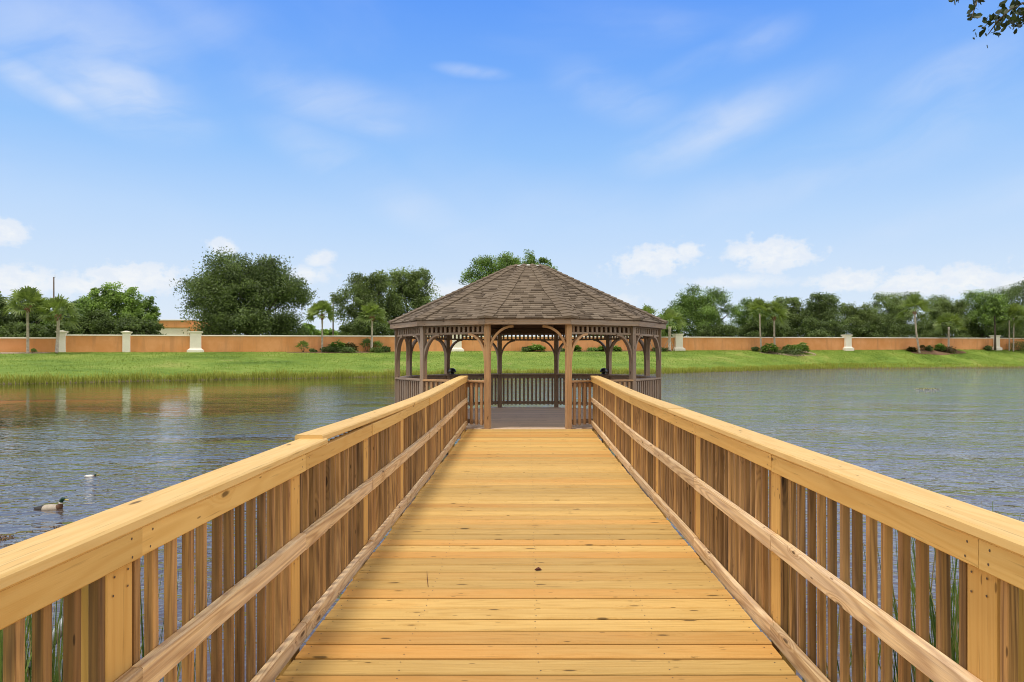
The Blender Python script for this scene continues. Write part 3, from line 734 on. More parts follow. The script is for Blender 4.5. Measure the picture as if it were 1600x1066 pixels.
# two small black lanterns on the railing corners
for i, lab in ((4, 'dark round lamp on the gazebo rail nearer the leafy wall shrubs'), (7, 'dark round lamp on the gazebo rail nearer the big oak')):
    p = V12(i, RG * .93, DECK + .995); root = empty('rail_lamp', p, lab, 'lamp', 'lamps on the gazebo rail')
    mb = MB(); mb.lathe([(.07, 0), (.075, .02), (.05, .03), (.05, .05)], p, 14); mb.build('lamp_base', M['black'], root)
    mb = MB(); mb.lathe([(.085, .05), (.11, .07), (.11, .09), (.09, .14), (.05, .17), (.01, .18)], p, 16); mb.build('lamp_dome', M['black'], root)

# ------------------------------------------------------------------ trees
def fib_dirs(rs, n):
    d = rs.normal(size=(n, 3)); return d / np.linalg.norm(d, axis=1, keepdims=True)
def leaf_cloud(rs, lobes, n, size, clumps=26, flat=.75):
    """many leaf-spray quads gathered in clumps over the lobes' surfaces"""
    rad = np.array([np.prod(l[1]) ** (2 / 3) for l in lobes]); cnt = (n * rad / rad.sum()).astype(int)
    P, Nn, S, Rn = [], [], [], []
    for (c, r), m in zip(lobes, cnt):
        c, r = np.array(c), np.array(r)
        cd = fib_dirs(rs, clumps); cd[:, 2] = np.where(cd[:, 2] < -.8, -cd[:, 2], cd[:, 2])
        cc = c + cd * r * rs.uniform(.55, 1.02, (clumps, 1)); cr = rs.random(clumps); cs = rs.uniform(.16, .34, clumps)
        k = rs.integers(0, clumps, m); off = np.clip(rs.normal(size=(m, 3)), -1.7, 1.7) * (cs[k][:, None]) * r.mean() * np.array([1, 1, flat])
        p = cc[k] + off
        nn = (p - c) / r; nn = nn / (np.linalg.norm(nn, axis=1, keepdims=True) + 1e-6) * .55 + fib_dirs(rs, m) + np.array([0, 0, .35])
        P.append(p); Nn.append(nn); S.append(size * rs.uniform(.6, 1.35, m)); Rn.append(np.clip(1.25 * (.75 * cr[k] + .3 * rs.random(m)) - .1, 0, 1))
    P, Nn, S, Rn = np.concatenate(P), np.concatenate(Nn), np.concatenate(S), np.concatenate(Rn)
    Nn /= np.linalg.norm(Nn, axis=1, keepdims=True)
    t_ = np.cross(Nn, fib_dirs(rs, len(P))); t_ /= np.linalg.norm(t_, axis=1, keepdims=True) + 1e-9; b_ = np.cross(Nn, t_)
    s = S[:, None]
    vv = np.stack([P - t_ * s, P + b_ * s * .52 + Nn * s * .12, P + t_ * s, P - b_ * s * .52 + Nn * s * .12], 1).reshape(-1, 3)
    return vv, np.arange(len(P) * 4).reshape(-1, 4), Rn
def crown_lobes(rs, c, r, n):
    """lobes in three uneven tiers, broad at the foot"""
    out_ = []; c, r = np.array(c), np.array(r); nb = max(3, int(n * .36)); nm = max(3, int(n * .36)); nt = max(2, n - nb - nm)
    for (m, z, hz_) in ((nb, -.60, .68), (nm, .05, .72), (nt, .56, .40)):
        a0 = rs.uniform(0, 6.28)
        for k in range(m):
            a = a0 + 2 * math.pi * (k + rs.uniform(-.3, .3)) / m; rr = rs.uniform(.24, .40)
            d = np.array([math.cos(a) * hz_, math.sin(a) * hz_, z + rs.uniform(-.16, .16)])
            out_.append((c + d * r * rs.uniform(.8, 1.05), r * rr * rs.uniform(.85, 1.2, 3)))
    out_.append((c, r * .5))
    return out_
def tree(px0, px1, pyt, off, kind, label, seed, pyb=541, n=20000, lobes=14, size=.25, name='oak_tree', cat='tree', trunk=.32, group='trees beyond the wall', open_=26):
    rs = np.random.default_rng(seed); q = solve((px0 + px1) / 2, off); d = q.y
    rx = (px1 - px0) / 2 * d / FPX; zt = top_z(pyt, d); zb = top_z(pyb, d)
    c = (q.x, d, (zt + zb) / 2); r = (rx * .97, rx * .9, (zt - zb) / 2 * .98)
    L = crown_lobes(rs, c, r, lobes); vv, ff, rn = leaf_cloud(rs, L, int(n * 1.7), size * .68, open_)
    root = empty(name, (q.x, d, q.z), label, cat, group)
    mb = MB(); g0 = Vector((q.x, d, q.z - .3)); fork = Vector((q.x + rs.uniform(-.4, .4), d, max(q.z + 1.2, zb + (zt - zb) * .12)))
    mb.tube([g0, g0.lerp(fork, .3), fork], [trunk * 1.35, trunk, trunk * .85], 9)
    for (lc, lr) in L[:-1]:
        e = Vector(lc); m_ = fork.lerp(e, .5) + Vector((rs.uniform(-.5, .5), rs.uniform(-.5, .5), rs.uniform(.1, .7)))
        mb.tube([fork - Vector((0, 0, .2)), m_, e, e + (e - m_) * .5], [trunk * .5, trunk * .3, trunk * .16, trunk * .05], 6)
    mb.build('trunk', M['bark'], root, fix=False)
    link('crown', raw_mesh('crown', vv, ff, rn, M[kind]), root)
    return root
# left of the gazebo
tree(-60, 30, 458, 12, 'oak_leaf', 'dark bushy tree cut by the frame edge behind the lower wall', 11, n=12000)
tree(14, 88, 461, 16, 'oak_leaf', 'dark rounded tree behind the tallest palm at the low wall', 12, n=12000)
tree(76, 150, 466, 9, 'mid_leaf', 'mid green low tree behind the shorter palm and first pillar', 13, n=11000)
tree(118, 208, 441, 15, 'light_leaf', 'pale green open tree with ragged top above the second wall bay', 14, n=11000, open_=15, size=.26)
tree(182, 255, 456, 13, 'light_leaf', 'pale green ragged tree next to the orange building', 15, n=9500, open_=14, size=.26)
tree(100, 190, 484, 8, 'oak_leaf', 'dark low tree under the pale ragged trees', 16, n=11000)
tree(293, 487, 396, 11, 'oak_leaf', 'largest round dark oak with a dense dome crown', 171, n=56000, lobes=27, size=.27, trunk=.6, pyb=540, open_=34)
tree(524, 628, 420, 12, 'olive_leaf', 'olive green oak behind the palm with bare skirt, gazebo side of the big oak', 18, n=19000, lobes=12, trunk=.42)
tree(592, 690, 410, 14, 'olive_leaf', 'tall olive oak whose crown meets the gazebo eave', 19, n=20000, lobes=12, trunk=.42)
tree(716, 842, 389, 22, 'mid_leaf', 'tall tree rising behind the gazebo roof', 20, n=17000, lobes=11, trunk=.4, pyb=500)
tree(806, 880, 391, 26, 'mid_leaf', 'narrow tree tip showing past the gazebo roof cap', 21, n=12000, lobes=8, trunk=.35, pyb=470, open_=16)
tree(462, 500, 506, 120, 'light_leaf', 'small far light green tree in the gap beside the big oak', 22, n=2500, lobes=6, pyb=536, size=.5)
tree(494, 532, 512, 140, 'light_leaf', 'tiny far tree seen past the palm trunk in the sky gap', 23, n=2500, lobes=6, pyb=536, size=.5)
tree(880, 1030, 500, 20, 'oak_leaf', 'low dark tree hidden behind the gazebo posts', 24, n=13000)
tree(690, 800, 500, 18, 'oak_leaf', 'low dark tree seen through the gazebo opening', 25, n=11000)
# right of the gazebo
tree(1030, 1160, 452, 11, 'mid_leaf', 'broad green tree just past the gazebo on the open side', 31, n=24000, lobes=14, trunk=.45)
tree(1010, 1075, 490, 8, 'mid_leaf', 'small green tree behind the staked palm', 32, n=6000)
tree(1140, 1216, 466, 12, 'mid_leaf', 'mid green tree behind the pair of tall palms', 33, n=13000)
tree(1192, 1262, 459, 16, 'olive_leaf', 'dark olive tree just beyond the pair of palms', 34, n=15000)
tree(1236, 1326, 456, 12, 'oak_leaf', 'dark green tree with bumpy top over the two leafy shrubs', 35, n=19000, lobes=13)
tree(1298, 1382, 472, 12, 'olive_leaf', 'smooth olive crown above the pillar with wide cap', 36, n=16000, lobes=12)
tree(1352, 1452, 458, 15, 'olive_leaf', 'wide dusky olive tree behind the leaning palm', 37, n=20000, lobes=14)
tree(1436, 1530, 461, 13, 'olive_leaf', 'olive tree behind the small palm between leaning palm and pillar', 38, n=19000, lobes=13)
tree(1490, 1580, 454, 10, 'mid_leaf', 'soft green tree in front of the tall end oaks', 39, n=17000, lobes=12)
tree(1530, 1650, 438, 24, 'oak_leaf', 'tallest dark oak at the wall end, cut by the frame', 40, n=24000, lobes=15, trunk=.5)
tree(1585, 1690, 455, 10, 'oak_leaf', 'dark tree mostly outside the frame at the wall end', 41, n=13000)
for k, (a, b, tp, lab) in enumerate([(1070, 1150, 505, 'low dark thicket tree under the broad green tree'), (1150, 1240, 500, 'low dark thicket tree at the feet of the pair of palms'), (1240, 1330, 500, 'low dark thicket tree over the two leafy shrubs'),
                                     (1325, 1420, 502, 'low dark thicket tree over the bay before the leaning palm'), (1415, 1510, 502, 'low dark thicket tree between leaning palm and small palm'), (1500, 1610, 500, 'low dark thicket tree near the last pillar'),
                                     (535, 610, 500, 'low dark thicket tree behind the palm with shaggy skirt shrub'), (86, 180, 488, 'low dark thicket tree behind the first full wall bay'), (170, 254, 494, 'low dark thicket tree behind the second full wall bay'), (0, 90, 505, 'low dark thicket tree over the lowest wall bay'), (600, 690, 498, 'low dark thicket tree by the gazebo eave')]):
    tree(a, b, tp, 5 + 2 * (k % 2), 'oak_leaf', lab, 60 + k, n=6000, lobes=9, pyb=533, name='thicket_tree', trunk=.2)

# ------------------------------------------------------------------ palms
def fronds(rs, c, L, n=46, lo=-30, hi=88, fan=13, wid=.10):
    V_, F_, Rn = [], [], []
    def quad(a, b, w0, w1, sd_, r):
        b0 = len(V_); V_.extend([a - sd_ * w0, a + sd_ * w0, b + sd_ * w1, b - sd_ * w1]); F_.append([b0, b0 + 1, b0 + 2, b0 + 3]); Rn.append(r)
    for k in range(n):
        az_ = 2.39996 * k + rs.uniform(-.3, .3); e = math.radians(lo + (hi - lo) * ((k + .5) / n) ** .85 + rs.uniform(-8, 8))
        d = np.array([math.cos(az_) * math.cos(e), math.sin(az_) * math.cos(e), math.sin(e)]); up = np.array([0, 0, 1.])
        sd_ = np.cross(d, up); sd_ /= np.linalg.norm(sd_) + 1e-6; nn = np.cross(sd_, d)
        rl = rs.normal(0, .65); sd_, nn = sd_ * math.cos(rl) + nn * math.sin(rl), nn * math.cos(rl) - sd_ * math.sin(rl)
        fr = .35 + .5 * (e > 0) * rs.random() + rs.uniform(-.15, .15)
        pet = L * rs.uniform(.38, .5); m0 = c + d * pet * .5 + up * .04 * L; h = c + d * pet
        quad(c, m0, .03, .025, sd_, fr); quad(m0, h, .025, .02, sd_, fr)
        for j in range(fan):
            th = (j / (fan - 1) - .5) * 2 * math.radians(82); ll = L * .58 * (1 - .25 * abs(th)) * rs.uniform(.85, 1.1)
            ld = d * math.cos(th) + sd_ * math.sin(th) + nn * (.25 * abs(math.sin(th)))
            m1 = h + ld * ll * .55; tip = h + ld * ll * .92 - up * ll * rs.uniform(.12, .32)
            ws = np.cross(ld, nn + 1e-3); ws /= np.linalg.norm(ws) + 1e-6
            r = np.clip(fr + rs.uniform(-.2, .25), 0, 1)
            quad(h, m1, wid * .35, wid, ws, r); quad(m1, tip, wid, wid * .12, ws, r)
    return np.array(V_), np.array(F_), np.array(Rn)
def palm(px, pyb, pxt, pyc, crown_px, label, seed, front=2.0, skirt=True, rad=.17, n=34):
    rs = np.random.default_rng(seed); q = solve(px, -front); d = q.y; gz2 = ground_z(q.x, d)
    cz = top_z(pyc + 3, d); cx = (pxt - CX) / FPX * d; L = crown_px / 2 * d / FPX * 1.5
    root = empty('sabal_palm', (q.x, d, gz2), label, 'palm tree', 'palms along the wall')
    a, b = Vector((q.x, d, gz2 - .3)), Vector((cx, d, cz)); mid = a.lerp(b, .5) + Vector(((b.x - a.x) * .12, 0, 0))
    mb = MB(); mb.tube([a, a + Vector((0, 0, .5)), mid, a.lerp(b, .85) + Vector(((b.x - a.x) * .05, 0, 0)), b], [rad * 1.5, rad * 1.15, rad, rad, rad * 1.1], 10); mb.build('trunk', M['palm_bark'], root, fix=False)
    if skirt:
        mb = MB(); ax = (b - a).normalized()
        for k in range(26):
            az_ = k * 2.4; z_ = -.75 * (k / 26); o_ = Vector((math.cos(az_), math.sin(az_), 0)); s0 = b + ax * z_ + o_ * rad * .6
            mb.beam([s0, s0 + o_ * .22 + Vector((0, 0, .32)), s0 + o_ * (.34 + .1 * rs.random()) + Vector((0, 0, .38))], .10, .05, c=0)
        mb.build('frond_boots', M['boots'], root, fix=False)
    vv, ff, rn = fronds(rs, np.array(b) + np.array([0, 0, .22]), L, n)
    link('crown', raw_mesh('crown', vv, ff, rn, M['palm_leaf']), root)
    return root, b, a
palm(43.5, 553.5, 43.5, 479, 50, 'taller straight palm with red brown boots at the low wall bay', 1, 3.2)
palm(88.5, 556, 91.5, 492, 50, 'shorter palm leaning beside the first white pillar', 2, 4.4, rad=.2)
palm(503.5, 552, 503.5, 491, 38, 'slim straight palm in the sky gap next to the big oak', 3, 2.6, rad=.16)
palm(580.5, 551, 581.5, 494, 36, 'straight palm with shaggy shrub at its foot by the gazebo eave', 4, 2.4, rad=.17)
sp_root, sp_top, sp_base = palm(1046, 548, 1046.5, 507, 42, 'young palm braced with pale stakes beside the gazebo', 5, 1.8, skirt=False, rad=.26, n=24)
sp2_root, sp2_top, sp2_base = palm(1013, 549, 1013, 500, 40, 'braced young palm hidden behind the gazebo eave', 6, 1.8, skirt=False, rad=.24, n=22)
palm(1189.5, 545, 1187, 487, 36, 'taller slimmer of the pair of palms above the leafy shrubs', 7, 2.2, skirt=False, rad=.16)
palm(1210.5, 545, 1209.5, 494, 40, 'palm with brown hanging boots, second of the pair', 8, 2.4, rad=.18)
palm(1436.5, 548, 1429, 485, 44, 'leaning palm with slanted trunk near the far pillar', 9, 2.6, rad=.19)
palm(1482, 544, 1482.5, 508, 36, 'short upright palm over the mulch bed beyond the leaning palm', 10, 1.6, skirt=False, rad=.2)
palm(1577, 545, 1577, 498, 34, 'slim palm just beyond the last pillar', 11, 1.2, skirt=False, rad=.14)
palm(1583.5, 545, 1584, 494, 36, 'outermost slim palm of the pair beyond the last pillar', 12, 2.0, skirt=False, rad=.14)
# bare pine-like trunk in front of the last pillar
q = solve(1555, -1.6); tr = empty('pine_tree', q, 'thin dark tree trunk standing in front of the last pillar', 'tree')
mb = MB(); mb.tube([(q.x, q.y, q.z - .3), (q.x, q.y, q.z + 3), (q.x - .25, q.y, top_z(475, q.y))], [.26, .2, .12], 9); mb.build('trunk', M['bark'], tr, fix=False)
rs = np.random.default_rng(77); vv, ff, rn = leaf_cloud(rs, crown_lobes(rs, (q.x - .2, q.y, top_z(484, q.y)), (3.6, 3.4, 3.4), 8), 6000, .26, 18); link('crown', raw_mesh('crown', vv, ff, rn, M['mid_leaf']), tr)
# wooden brace stakes of the two young palms
for (top, basep, lab) in ((sp_top, sp_base, 'pale brace stake propping the young palm by the wide pillar'), (sp2_top, sp2_base, 'pale brace stake propping the young palm behind the gazebo')):
    for k in range(3):
        a_ = 2.09 * k + .6; e = Vector((basep.x + 1.5 * math.cos(a_), basep.y + 1.2 * math.sin(a_), 0)); e.z = ground_z(e.x, e.y) - .05
        tp = Vector((basep.x + .22 * math.cos(a_), basep.y + .22 * math.sin(a_), basep.z + 2.5))
        mb = MB(); mb.beam([e, tp], .10, .07, c=0); o = mb.build('brace_stake', M['stake'])
        tag(o, lab, 'stake', 'brace stakes of the young palms')

# ------------------------------------------------------------------ shrubs along the wall
def bush(px, w_px, pyt, label, kind='shrub_leaf', style='leafy', front=1.6, seed=0, name='shrub', n=1500):
    rs = np.random.default_rng(500 + seed); q = solve(px, -front); d = q.y; gz2 = ground_z(q.x, d); rx = w_px / 2 * d / FPX; zt = top_z(pyt, d); h = max(.5, zt - gz2)
    root = empty(name, (q.x, d, gz2), label, 'shrub', 'shrubs along the wall')
    if style == 'round':
        vv, ff, rn = leaf_cloud(rs, [((q.x, d, gz2 + h * .52), (rx, rx * .9, h * .5))], n, .13, 40)
    elif style == 'palm':
        vv, ff, rn = fronds(rs, np.array([q.x, d, gz2 + h * .35]), max(rx, h * .6) * 1.1, 20, -10, 80, 9, .05)
    else:      # big arching leaves on stalks
        V_, F_, Rn = [], [], []
        for k in range(n // 4):
            a_ = rs.uniform(0, 6.28); rr = math.sqrt(rs.random()); b = np.array([q.x + math.cos(a_) * rx * .65 * rr, d + math.sin(a_) * rx * .6 * rr, gz2 + h * rs.uniform(.2, .95) * (1 - .5 * rr)])
            dr = np.array([math.cos(a_) + rs.normal() * .5, math.sin(a_) + rs.normal() * .5, rs.uniform(0, 1.3)]); dr /= np.linalg.norm(dr)
            ll = rs.uniform(.5, 1.05); sd_ = np.cross(dr, [0, 0, 1.]); sd_ /= np.linalg.norm(sd_) + 1e-6
            m1 = b + dr * ll * .5; tip = b + dr * ll - np.array([0, 0, ll * .35]); wv_ = ll * rs.uniform(.16, .26); r = np.clip(rs.random() * .6 + .4 * (b[2] - gz2) / h, 0, 1)
            b0 = len(V_); V_ += [b, m1 + sd_ * wv_, tip, m1 - sd_ * wv_]; F_.append([b0, b0 + 1, b0 + 2, b0 + 3]); Rn.append(r)
        vv, ff, rn = np.array(V_), np.array(F_), np.array(Rn)
    link('foliage', raw_mesh('foliage', vv, ff, rn, M[kind]), root)
    mb = MB()
    for k in range(5):
        a_ = k * 1.26; mb.tube([(q.x + .06 * math.cos(a_), d + .06 * math.sin(a_), gz2 - .1), (q.x + rx * .4 * math.cos(a_), d + rx * .3 * math.sin(a_), gz2 + h * .55)], [.035, .015], 5)
    mb.build('stem', M['bark'], root, fix=False)
BUSH = [(52, 12, 546, 'small green sprout at the foot of the tallest palm', 'shrub_leaf', 'palm', 2.6), (473.5, 26, 529, 'feathery fan shrub at the end of the mulch bed near the oak', 'palm_leaf', 'palm', 1.6), (489, 10, 548, 'tiny dark tuft between fan shrub and slim palm', 'oak_leaf', 'round', 2.6),
        (527, 32, 532, 'tall leafy shrub with dark pointed leaves in the mulch bed', 'shrub_leaf', 'leafy', 1.8), (546, 24, 535, 'reddish leafy shrub behind the low hedge in the bed', 'red_leaf', 'leafy', 1.5), (513, 20, 543, 'dark low round shrub touching the slim palm', 'oak_leaf', 'round', 2.8), (538, 36, 545, 'wide low dark shrub in front of the leafy bed', 'oak_leaf', 'round', 3.2),
        (573, 26, 525, 'drooping dark shrub against the wall behind the palm by the eave', 'oak_leaf', 'palm', 1.0), (589, 20, 529, 'drooping shrub on the gazebo side of that palm', 'shrub_leaf', 'palm', 1.0), (588, 22, 545, 'yellowish ground shrub at the palm foot', 'palm_leaf', 'round', 2.6), (602.5, 13, 543, 'clipped round dark shrub nearest the gazebo eave', 'oak_leaf', 'round', 1.8),
        (837, 34, 538, 'spiky green shrub seen through the gazebo entry', 'shrub_leaf', 'leafy', 1.8), (822, 14, 543, 'small dark shrub beside the spiky one in the gazebo entry', 'oak_leaf', 'round', 2.0), (876, 12, 545, 'small low shrub seen beside the back gazebo post', 'oak_leaf', 'round', 2.0), (899, 13, 539, 'upright green shrub seen just past the front gazebo post', 'shrub_leaf', 'leafy', 1.8),
        (926, 16, 546, 'low shrub left of the bushy one seen under the frieze', 'shrub_leaf', 'round', 1.8), (944, 22, 541, 'bushy green shrub seen under the gazebo frieze', 'shrub_leaf', 'leafy', 1.8), (962, 16, 542, 'leafy shrub seen right behind the gazebo lamp post', 'shrub_leaf', 'leafy', 1.8), (1030, 22, 545, 'dark ground shrub between the two braced palms', 'oak_leaf', 'round', 1.8),
        (1180, 10, 543, 'small clipped round shrub before the large leafed pair', 'oak_leaf', 'round', 1.6), (1202, 30, 535, 'large leafed glossy shrub at the foot of the palms', 'shrub_leaf', 'leafy', 3.6), (1237, 36, 536, 'wide glossy shrub in the middle of the pale bed', 'shrub_leaf', 'leafy', 3.2), (1253, 24, 533, 'tallest glossy leafed shrub at the bed end', 'shrub_leaf', 'leafy', 2.8), (1232, 50, 548, 'low dark hedge strip under the glossy shrubs', 'oak_leaf', 'round', 4.2),
        (1424, 9, 543, 'tiny brown shrub before the leaning palm', 'red_leaf', 'leafy', 1.4), (1441, 9, 537, 'thin reddish shrub right behind the leaning trunk', 'red_leaf', 'palm', 1.0), (1452, 11, 541, 'small dark shrub beyond the leaning palm', 'oak_leaf', 'round', 1.2), (1469.5, 14, 536, 'rounded leafy shrub left of the short upright palm', 'shrub_leaf', 'leafy', 1.4), (1483, 20, 544, 'low reddish mound at the foot of the short palm', 'red_leaf', 'round', 2.4),
        (1544, 10, 541, 'small shrub before the last pillar', 'oak_leaf', 'round', 1.0), (1592, 34, 536, 'large dark shrub beyond the last pillar', 'oak_leaf', 'round', 1.4)]
for k, (px, wp, pt, lab, kd_, st_, fr_) in enumerate(BUSH): bush(px, wp, pt, lab, kd_, st_, fr_, k)

# ------------------------------------------------------------------ reeds
def blades(rs, P, H, W, lean=.25, seg=2):
    n = len(P); a_ = rs.uniform(0, 2 * math.pi, n); ld = np.stack([np.cos(a_), np.sin(a_), np.zeros(n)], 1) * (H * lean * rs.uniform(.2, 1.3, n))[:, None]
    b_ = rs.uniform(0, math.pi, n); sd_ = np.stack([np.cos(b_), np.sin(b_), np.zeros(n)], 1) * (W / 2)[:, None]; up = np.zeros((n, 3)); up[:, 2] = 1
    m = P + up * (H * .55)[:, None] + ld * .3; tp = P + up * H[:, None] + ld
    vv = np.stack([P - sd_, P + sd_, m + sd_ * .8, m - sd_ * .8, tp + sd_ * .12, tp - sd_ * .12], 1).reshape(-1, 3)
    i = np.arange(n)[:, None] * 6; ff = np.concatenate([i + [[0, 1, 2, 3]], i + [[3, 2, 4, 5]]], 0)
    return vv, ff
rs = np.random.default_rng(5); NB = 36000
X = rs.uniform(-80, 135, NB); dens = np.interp(X, [-80, -20, 20, 60, 80, 135], [1, 1, .9, .8, .45, .35]); X = X[rs.random(NB) < dens]
SYx = np.array([shore_y(x) + .5 * math.sin(x * .31) + .35 * math.sin(x * .83 + 1) for x in X]); wdt = np.interp(X, [-80, -30, 20, 70, 135], [3.4, 3.6, 4.2, 3.0, 1.2])
Y = SYx + .3 - 1.0 + wdt * rs.random(len(X)) ** 1.1
Z = np.array([max(-.05, ground_z(x, y)) for x, y in zip(X, Y)])
clump = .75 + .5 * np.sin(X * 1.7) * np.sin(X * .61 + 2) * .5 + rs.uniform(-.2, .2, len(X))
Hh = np.interp(X, [-80, -40, 20, 60, 80, 135], [.95, .95, .85, .65, .4, .35]) * clump * rs.uniform(.55, 1.2, len(X)) * np.clip(1.15 - (Y - SYx) / 5, .45, 1)
vv, ff = blades(rs, np.stack([X, Y, Z], 1), Hh, rs.uniform(.03, .07, len(X)), .3); rn = np.clip(rs.normal(.5, .22, len(X)) + (Y - SYx) * .08 - .1, 0, 1)
o = link('reeds', raw_mesh('reeds', vv, ff, np.concatenate([rn, rn]), M['reed'])); tag(o, 'yellow green reeds fringing the far bank', 'reeds', kind='stuff')
NT_ = 100000; rs = np.random.default_rng(15); X = rs.uniform(-75, 130, NT_);  SYx = np.array([shore_y(x) for x in X]); q = rs.random(NT_); Y = SYx + 1.2 + (wall_y(X) - SYx - 1.5) * q
Z = np.array([ground_z(x, y) for x, y in zip(X, Y)]) - .01
bare = (np.sin(X * .23 + 1.3 * np.sin(Y * .19)) * np.sin(Y * .33 + X * .07) + .35 * np.sin(X * .9) * np.sin(Y * .8) > .82) & (rs.random(NT_) < .85)
X, Y, Z, q = X[~bare], Y[~bare], Z[~bare], q[~bare]; NT_ = len(X)
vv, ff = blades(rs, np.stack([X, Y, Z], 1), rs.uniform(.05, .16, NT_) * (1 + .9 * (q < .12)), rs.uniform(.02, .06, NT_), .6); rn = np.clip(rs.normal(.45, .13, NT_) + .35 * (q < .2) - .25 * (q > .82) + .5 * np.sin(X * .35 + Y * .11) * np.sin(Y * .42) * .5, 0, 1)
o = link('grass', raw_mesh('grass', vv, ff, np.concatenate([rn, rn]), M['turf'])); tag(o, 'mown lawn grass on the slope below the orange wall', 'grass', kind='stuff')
# reeds by the near ends of the boardwalk
def near_reeds(cx, cy, sx, sy, n, h, label, seed, dry=.2):
    rs = np.random.default_rng(seed); P = np.stack([rs.normal(cx, sx, n), rs.normal(cy, sy, n), np.zeros(n)], 1)
    keep = np.array([not (XL(y) - .16 < x < XR(y) + .16) for x, y, _ in P]); P = P[keep]; n = len(P)
    P[:, 2] = [max(-.1, ground_z(x, y)) for x, y, _ in P]
    vv, ff = blades(rs, P, h * rs.uniform(.5, 1.15, n), rs.uniform(.009, .02, n), .15)
    me = raw_mesh('reed_clump', vv, ff, np.tile(rs.random(n), 2), M['near_reed']); me.materials.append(M['dry_reed'])
    mi = np.tile((rs.random(n) < dry).astype(np.int32), 2); me.polygons.foreach_set('material_index', mi)
    o = link('reed_clump', me); tag(o, label, 'reeds', kind='stuff')
near_reeds(-1.95, 2.65, .24, .24, 1100, 1.5, 'green reeds outside the duck side railing at the near end', 1)
near_reeds(-1.75, 3.3, .2, .4, 130, 1.1, 'sparse reeds and dry stems past the first post', 2, .5)
near_reeds(1.80, 3.0, .07, .14, 460, 1.62, 'dense green reeds rising outside the near railing post', 3, .15)
near_reeds(1.75, 3.5, .16, .35, 80, 1.25, 'sparse reeds seen between balusters', 4, .4)
near_reeds(2.16, 3.05, .06, .10, 70, 1.60, 'reed tips showing above the rail cap', 5, .05)

# ------------------------------------------------------------------ ducks and small things
def duck(loc, heading, label, back=False, sc=1.0):
    root = empty('duck', loc, label, 'duck', 'ducks on the pond')
    # spine from tail to head: (forward, height, half width, half height, material)
    if not back: S = [(-.27, .075, .008, .006, 3), (-.23, .07, .04, .022, 3), (-.16, .055, .075, .05, 3), (-.08, .05, .10, .072, 1), (.02, .05, .108, .08, 1), (.10, .05, .095, .078, 1), (.16, .06, .07, .07, 2), (.19, .10, .045, .05, 2), (.195, .145, .032, .034, 4), (.20, .165, .031, .033, 0), (.21, .20, .036, .038, 0), (.235, .222, .036, .036, 0), (.262, .216, .026, .026, 0), (.275, .212, .012, .012, 0)]
    else: S = [(-.24, .09, .010, .008, 4), (-.20, .085, .05, .03, 4), (-.13, .06, .09, .06, 4), (-.05, .05, .105, .075, 4), (.05, .045, .10, .07, 1), (.12, .045, .08, .06, 2), (.17, .06, .05, .05, 0), (.20, .085, .036, .038, 0), (.225, .09, .034, .034, 0), (.25, .08, .022, .022, 0)]
    S = [(f * sc, z * sc, a_ * sc, b_ * sc, m_) for f, z, a_, b_, m_ in S]; mb = MB(); n = 14; rings = []; ch, sh = math.cos(heading), math.sin(heading); loc = Vector(loc)
    for k, (f, z, hw, hh, m_) in enumerate(S):
        a = S[max(k - 1, 0)]; b = S[min(k + 1, len(S) - 1)]; tf, tz = b[0] - a[0], b[1] - a[1]; l_ = math.hypot(tf, tz); tf, tz = tf / l_, tz / l_
        rings.append(len(mb.v))
        for j in range(n):
            th = 2 * math.pi * j / n; sd_ = hw * math.cos(th); up_ = hh * math.sin(th); ff_ = f - tz * up_; zz_ = z + tf * up_
            mb.v.append(loc + Vector((ff_ * ch - sd_ * sh, ff_ * sh + sd_ * ch, zz_)))
    for k in range(len(S) - 1):
        for j in range(n):
            mm = S[k][4]
            if mm == 1 and .1 < (j + .5) / n < .4 and k < 5: mm = 1
            elif mm == 1 and k < 5 and not back: mm = 2 if (j + .5) / n > .55 else 1
            mb.face([rings[k] + j, rings[k] + (j + 1) % n, rings[k + 1] + (j + 1) % n, rings[k + 1] + j], None, 0, mm, True)
    mb.face([rings[0] + j for j in range(n)][::-1], None, 0, 3); mb.face([rings[-1] + j for j in range(n)], None, 0, 0)
    mb.build('body', [M['duck_head'], M['duck_body'], M['duck_breast'], M['duck_dark'], M['duck_white']], root)
    f0, z0 = S[-1][0], S[-1][1]
    P3 = lambda f, z: loc + Vector((f * ch, f * sh, z))
    mb = MB(); mb.sweep([P3(f0 - .012, z0), P3(f0 + .02, z0 - .006), P3(f0 + .05, z0 - .012), P3(f0 + .058, z0 - .013)], [(-1, -.5), (1, -.5), (1, .3), (.4, .6), (-.4, .6), (-1, .3)], scales=[.015, .013, .014, .006], sm=True); mb.build('bill', M['bill'], root)
    for sgn in (-1, 1):
        mb = MB(); mb.lathe([(.001, -.004), (.004, 0), (.001, .004)], P3(S[-3][0], S[-3][1] + .008) + Vector((-sh * sgn, ch * sgn, 0)) * S[-3][2] * .93, 8); mb.build('eye', M['black'], root)
d1 = 2.4 * FPX / (795 - CY); duck(((77 - CX) / FPX * d1, d1, -.045), R_(4), 'mallard with green head swimming in profile on the pond', False, .88)
d2 = 2.4 * FPX / (744.5 - CY); duck(((141 - CX) / FPX * d2, d2, -.025), R_(58), 'smaller white rumped duck dipping its dark head, farther out', True, .48)

